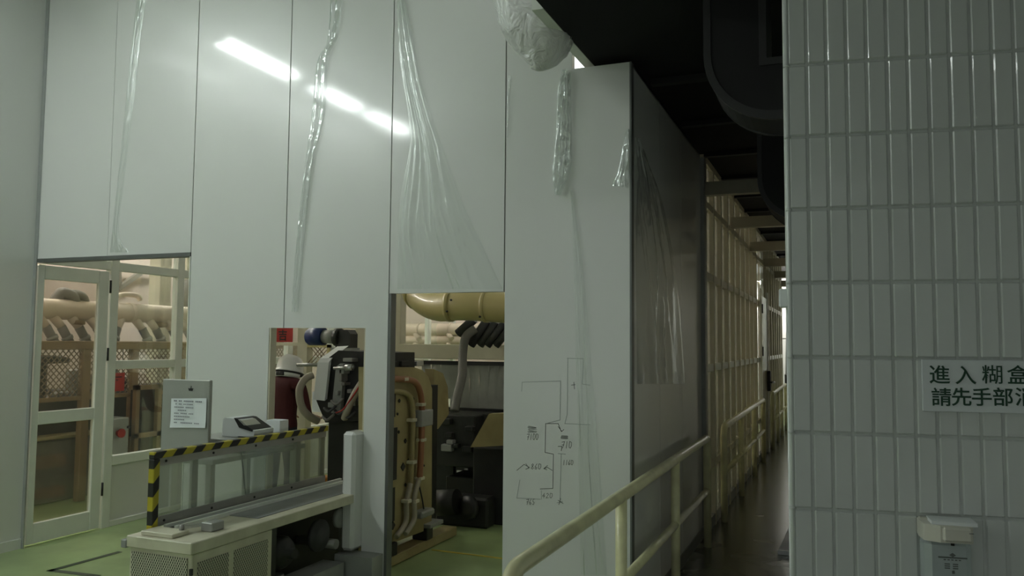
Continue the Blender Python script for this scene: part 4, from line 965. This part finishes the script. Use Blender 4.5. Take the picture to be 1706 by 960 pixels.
# fence with brown beam and diamond mesh
XM = -7.05
fn = thing('mesh_fence', 'brown steel fence with diamond wire mesh behind the glazing', 'fence', (XM, 7, 0))
zb0, zb1 = 1.50, 1.585
MB().bbox(XM-.04, XM+.04, 4.8, 9.5, zb0, zb1, .005).build('top_beam', 'brown_beam', fn)
py_ = [wX(x, 640, XM).y for x in (52, 140, 221, 303)]+[8.6, 9.4]
for y in py_: MB().bbox(XM-.035, XM+.035, y-.045, y+.045, 0, zb0, .005).build('post', 'brown_beam', fn)
for y0, y1 in zip(py_, py_[1:]):
    MB().box(XM-.02, XM+.02, y0+.045, y1-.045, 1.00, 1.04).build('mid_rail', 'brown_beam', fn)
    mb = MB(); h_ = .46; st_ = .062; n = int((y1-y0+h_)/st_)+1
    for k in range(-int(h_/st_)-1, n):
        for s_ in (1, -1):
            ya = y0+k*st_; seg = []
            lo, hi = y0+.045, y1-.045
            za, zb = 1.04, 1.50
            P_ = [(ya, za), (ya+(zb-za), zb)] if s_ > 0 else [(ya+(zb-za), za), (ya, zb)]
            (u0_, v0), (u1_, v1) = P_
            t0, t1 = 0, 1
            for lim, sign in ((lo, 1), (hi, -1)):
                d0, d1 = (u0_-lim)*sign, (u1_-lim)*sign
                if d0 < 0 and d1 < 0: t0 = 2
                elif d0 < 0: t0 = max(t0, d0/(d0-d1))
                elif d1 < 0: t1 = min(t1, d0/(d0-d1))
            if t0 < t1:
                A = Vector((XM, u0_+(u1_-u0_)*t0, v0+(v1-v0)*t0)); B = Vector((XM, u0_+(u1_-u0_)*t1, v0+(v1-v0)*t1)); mb.bar(A, B, .008)
    mb.build('wire_mesh', 'wire', fn)
# machines behind the glazing
rm = thing('side_room_machine', 'dark machine with grey-cream base behind the glass door', 'machine', (-7.6, 6, 0))
MB().bbox(-8.3, -7.2, 4.6, 6.35, .003, .62, .02).build('base', 'machine_shade', rm)
MB().bbox(-8.2, -7.3, 4.7, 8.0, .63, 1.0, .02).build('bed', 'machine_dark', rm)
MB().bbox(-8.25, -7.15, 4.6, 6.35, .62, .66, .01).build('ledge', 'machine_cream', rm)
MB().bbox(-8.2, -7.35, 6.45, 9.2, .003, 1.05, .02).build('drive_unit', 'machine_dark', rm)
c = wX(85, 592, -7.35); MB().lathe([(.10, -.03), (.29, -.02), (.30, .03), (.20, .05), (.05, .06)], (-7.55, c.y, c.z-.06), n=24).build('turntable', 'machine_dark', rm)
MB().tube([(-7.55, c.y, .9), (-7.55, c.y, c.z-.09)], .10, 14).build('pedestal', 'machine_dark', rm)
for k in range(14):
    y = 5.0+random.random()*3.6; z = 1.02+random.random()*.35; s_ = .05+.06*random.random()
    MB().bbox(-7.6-s_, -7.6+s_, y-s_, y+s_*1.5, 1.0, z, .01).build('mechanism', random.choice(['machine_dark', 'hose_grey', 'machine_grey', 'machine_dark']), rm)
MB().lathe([(.02, 0), (.17, .01), (.17, .07), (.02, .08)], (-7.19, 5.05, .22), (1, 0, 0), 22).build('drive_wheel', 'black', rm)
cbx = thing('control_box', 'grey control box with red knob behind the lower window', 'control box', (-6.75, 6.1, 0))
a = wX(176, 762, -6.75); b = wX(216, 695, -6.75)
MB().bbox(-6.95, -6.75, a.y, b.y, .36, b.z, .01).build('enclosure', 'machine_grey', cbx)
MB().lathe([(.03, 0), (.03, .03), (.045, .035), (.045, .055)], (-6.75, (a.y+b.y)/2, (.36+b.z)/2+.08), (1, 0, 0), 16).build('emergency_knob', 'red', cbx)
for dy in (-.12, .12): MB().lathe([(.014, 0), (.014, .02)], (-6.75, (a.y+b.y)/2+dy, b.z-.1), (1, 0, 0), 10).build('push_button', 'black', cbx)
MB().box(-6.9, -6.8, (a.y+b.y)/2-.05, (a.y+b.y)/2+.05, 0, .36).build('stand', 'machine_dark', cbx)
wf = thing('machine_door_frame', 'brown framed dark hatch behind the lower right window', 'frame', (-6.9, 7, 0))
a = wX(222, 728, -6.9); b = wX(268, 640, -6.9)
for y0, y1, z0, z1 in ((a.y, a.y+.05, 0, b.z), (b.y-.05, b.y, 0, b.z), (a.y, b.y, b.z-.05, b.z), (a.y, b.y, a.z-.02, a.z+.03)):
    MB().box(-6.93, -6.88, y0, y1, z0, z1).build('frame_bar', 'brown_beam', wf)
MB().box(-6.97, -6.94, a.y+.01, b.y-.01, a.z, b.z-.05).build('hatch', 'machine_dark', wf)
p, q = wX(178, 653, XM+.05), wX(208, 621, XM+.05)
rn = thing('red_notice', 'red notice sheet hanging on the mesh fence', 'sign', (XM+.05, p.y, p.z))
MB().box(XM+.045, XM+.05, p.y, q.y, p.z, q.z).build('sheet', 'red', rn)
mb = MB()
for k, (y0, l) in enumerate(((.15, .7), (.3, .12), (.5, .12))):
    z = q.z-(q.z-p.z)*(.2+.16*(k > 0)); mb.box(XM+.0505, XM+.0515, p.y+(q.y-p.y)*y0, p.y+(q.y-p.y)*(y0+l), z-.012, z)
mb.build('notice_print', 'shirt_red', rn)
for y in (p.y+.03, q.y-.03): MB().tube([(XM+.048, y, q.z), (XM+.048, y, 1.5)], .003, 6).build('string', 'black', rn)
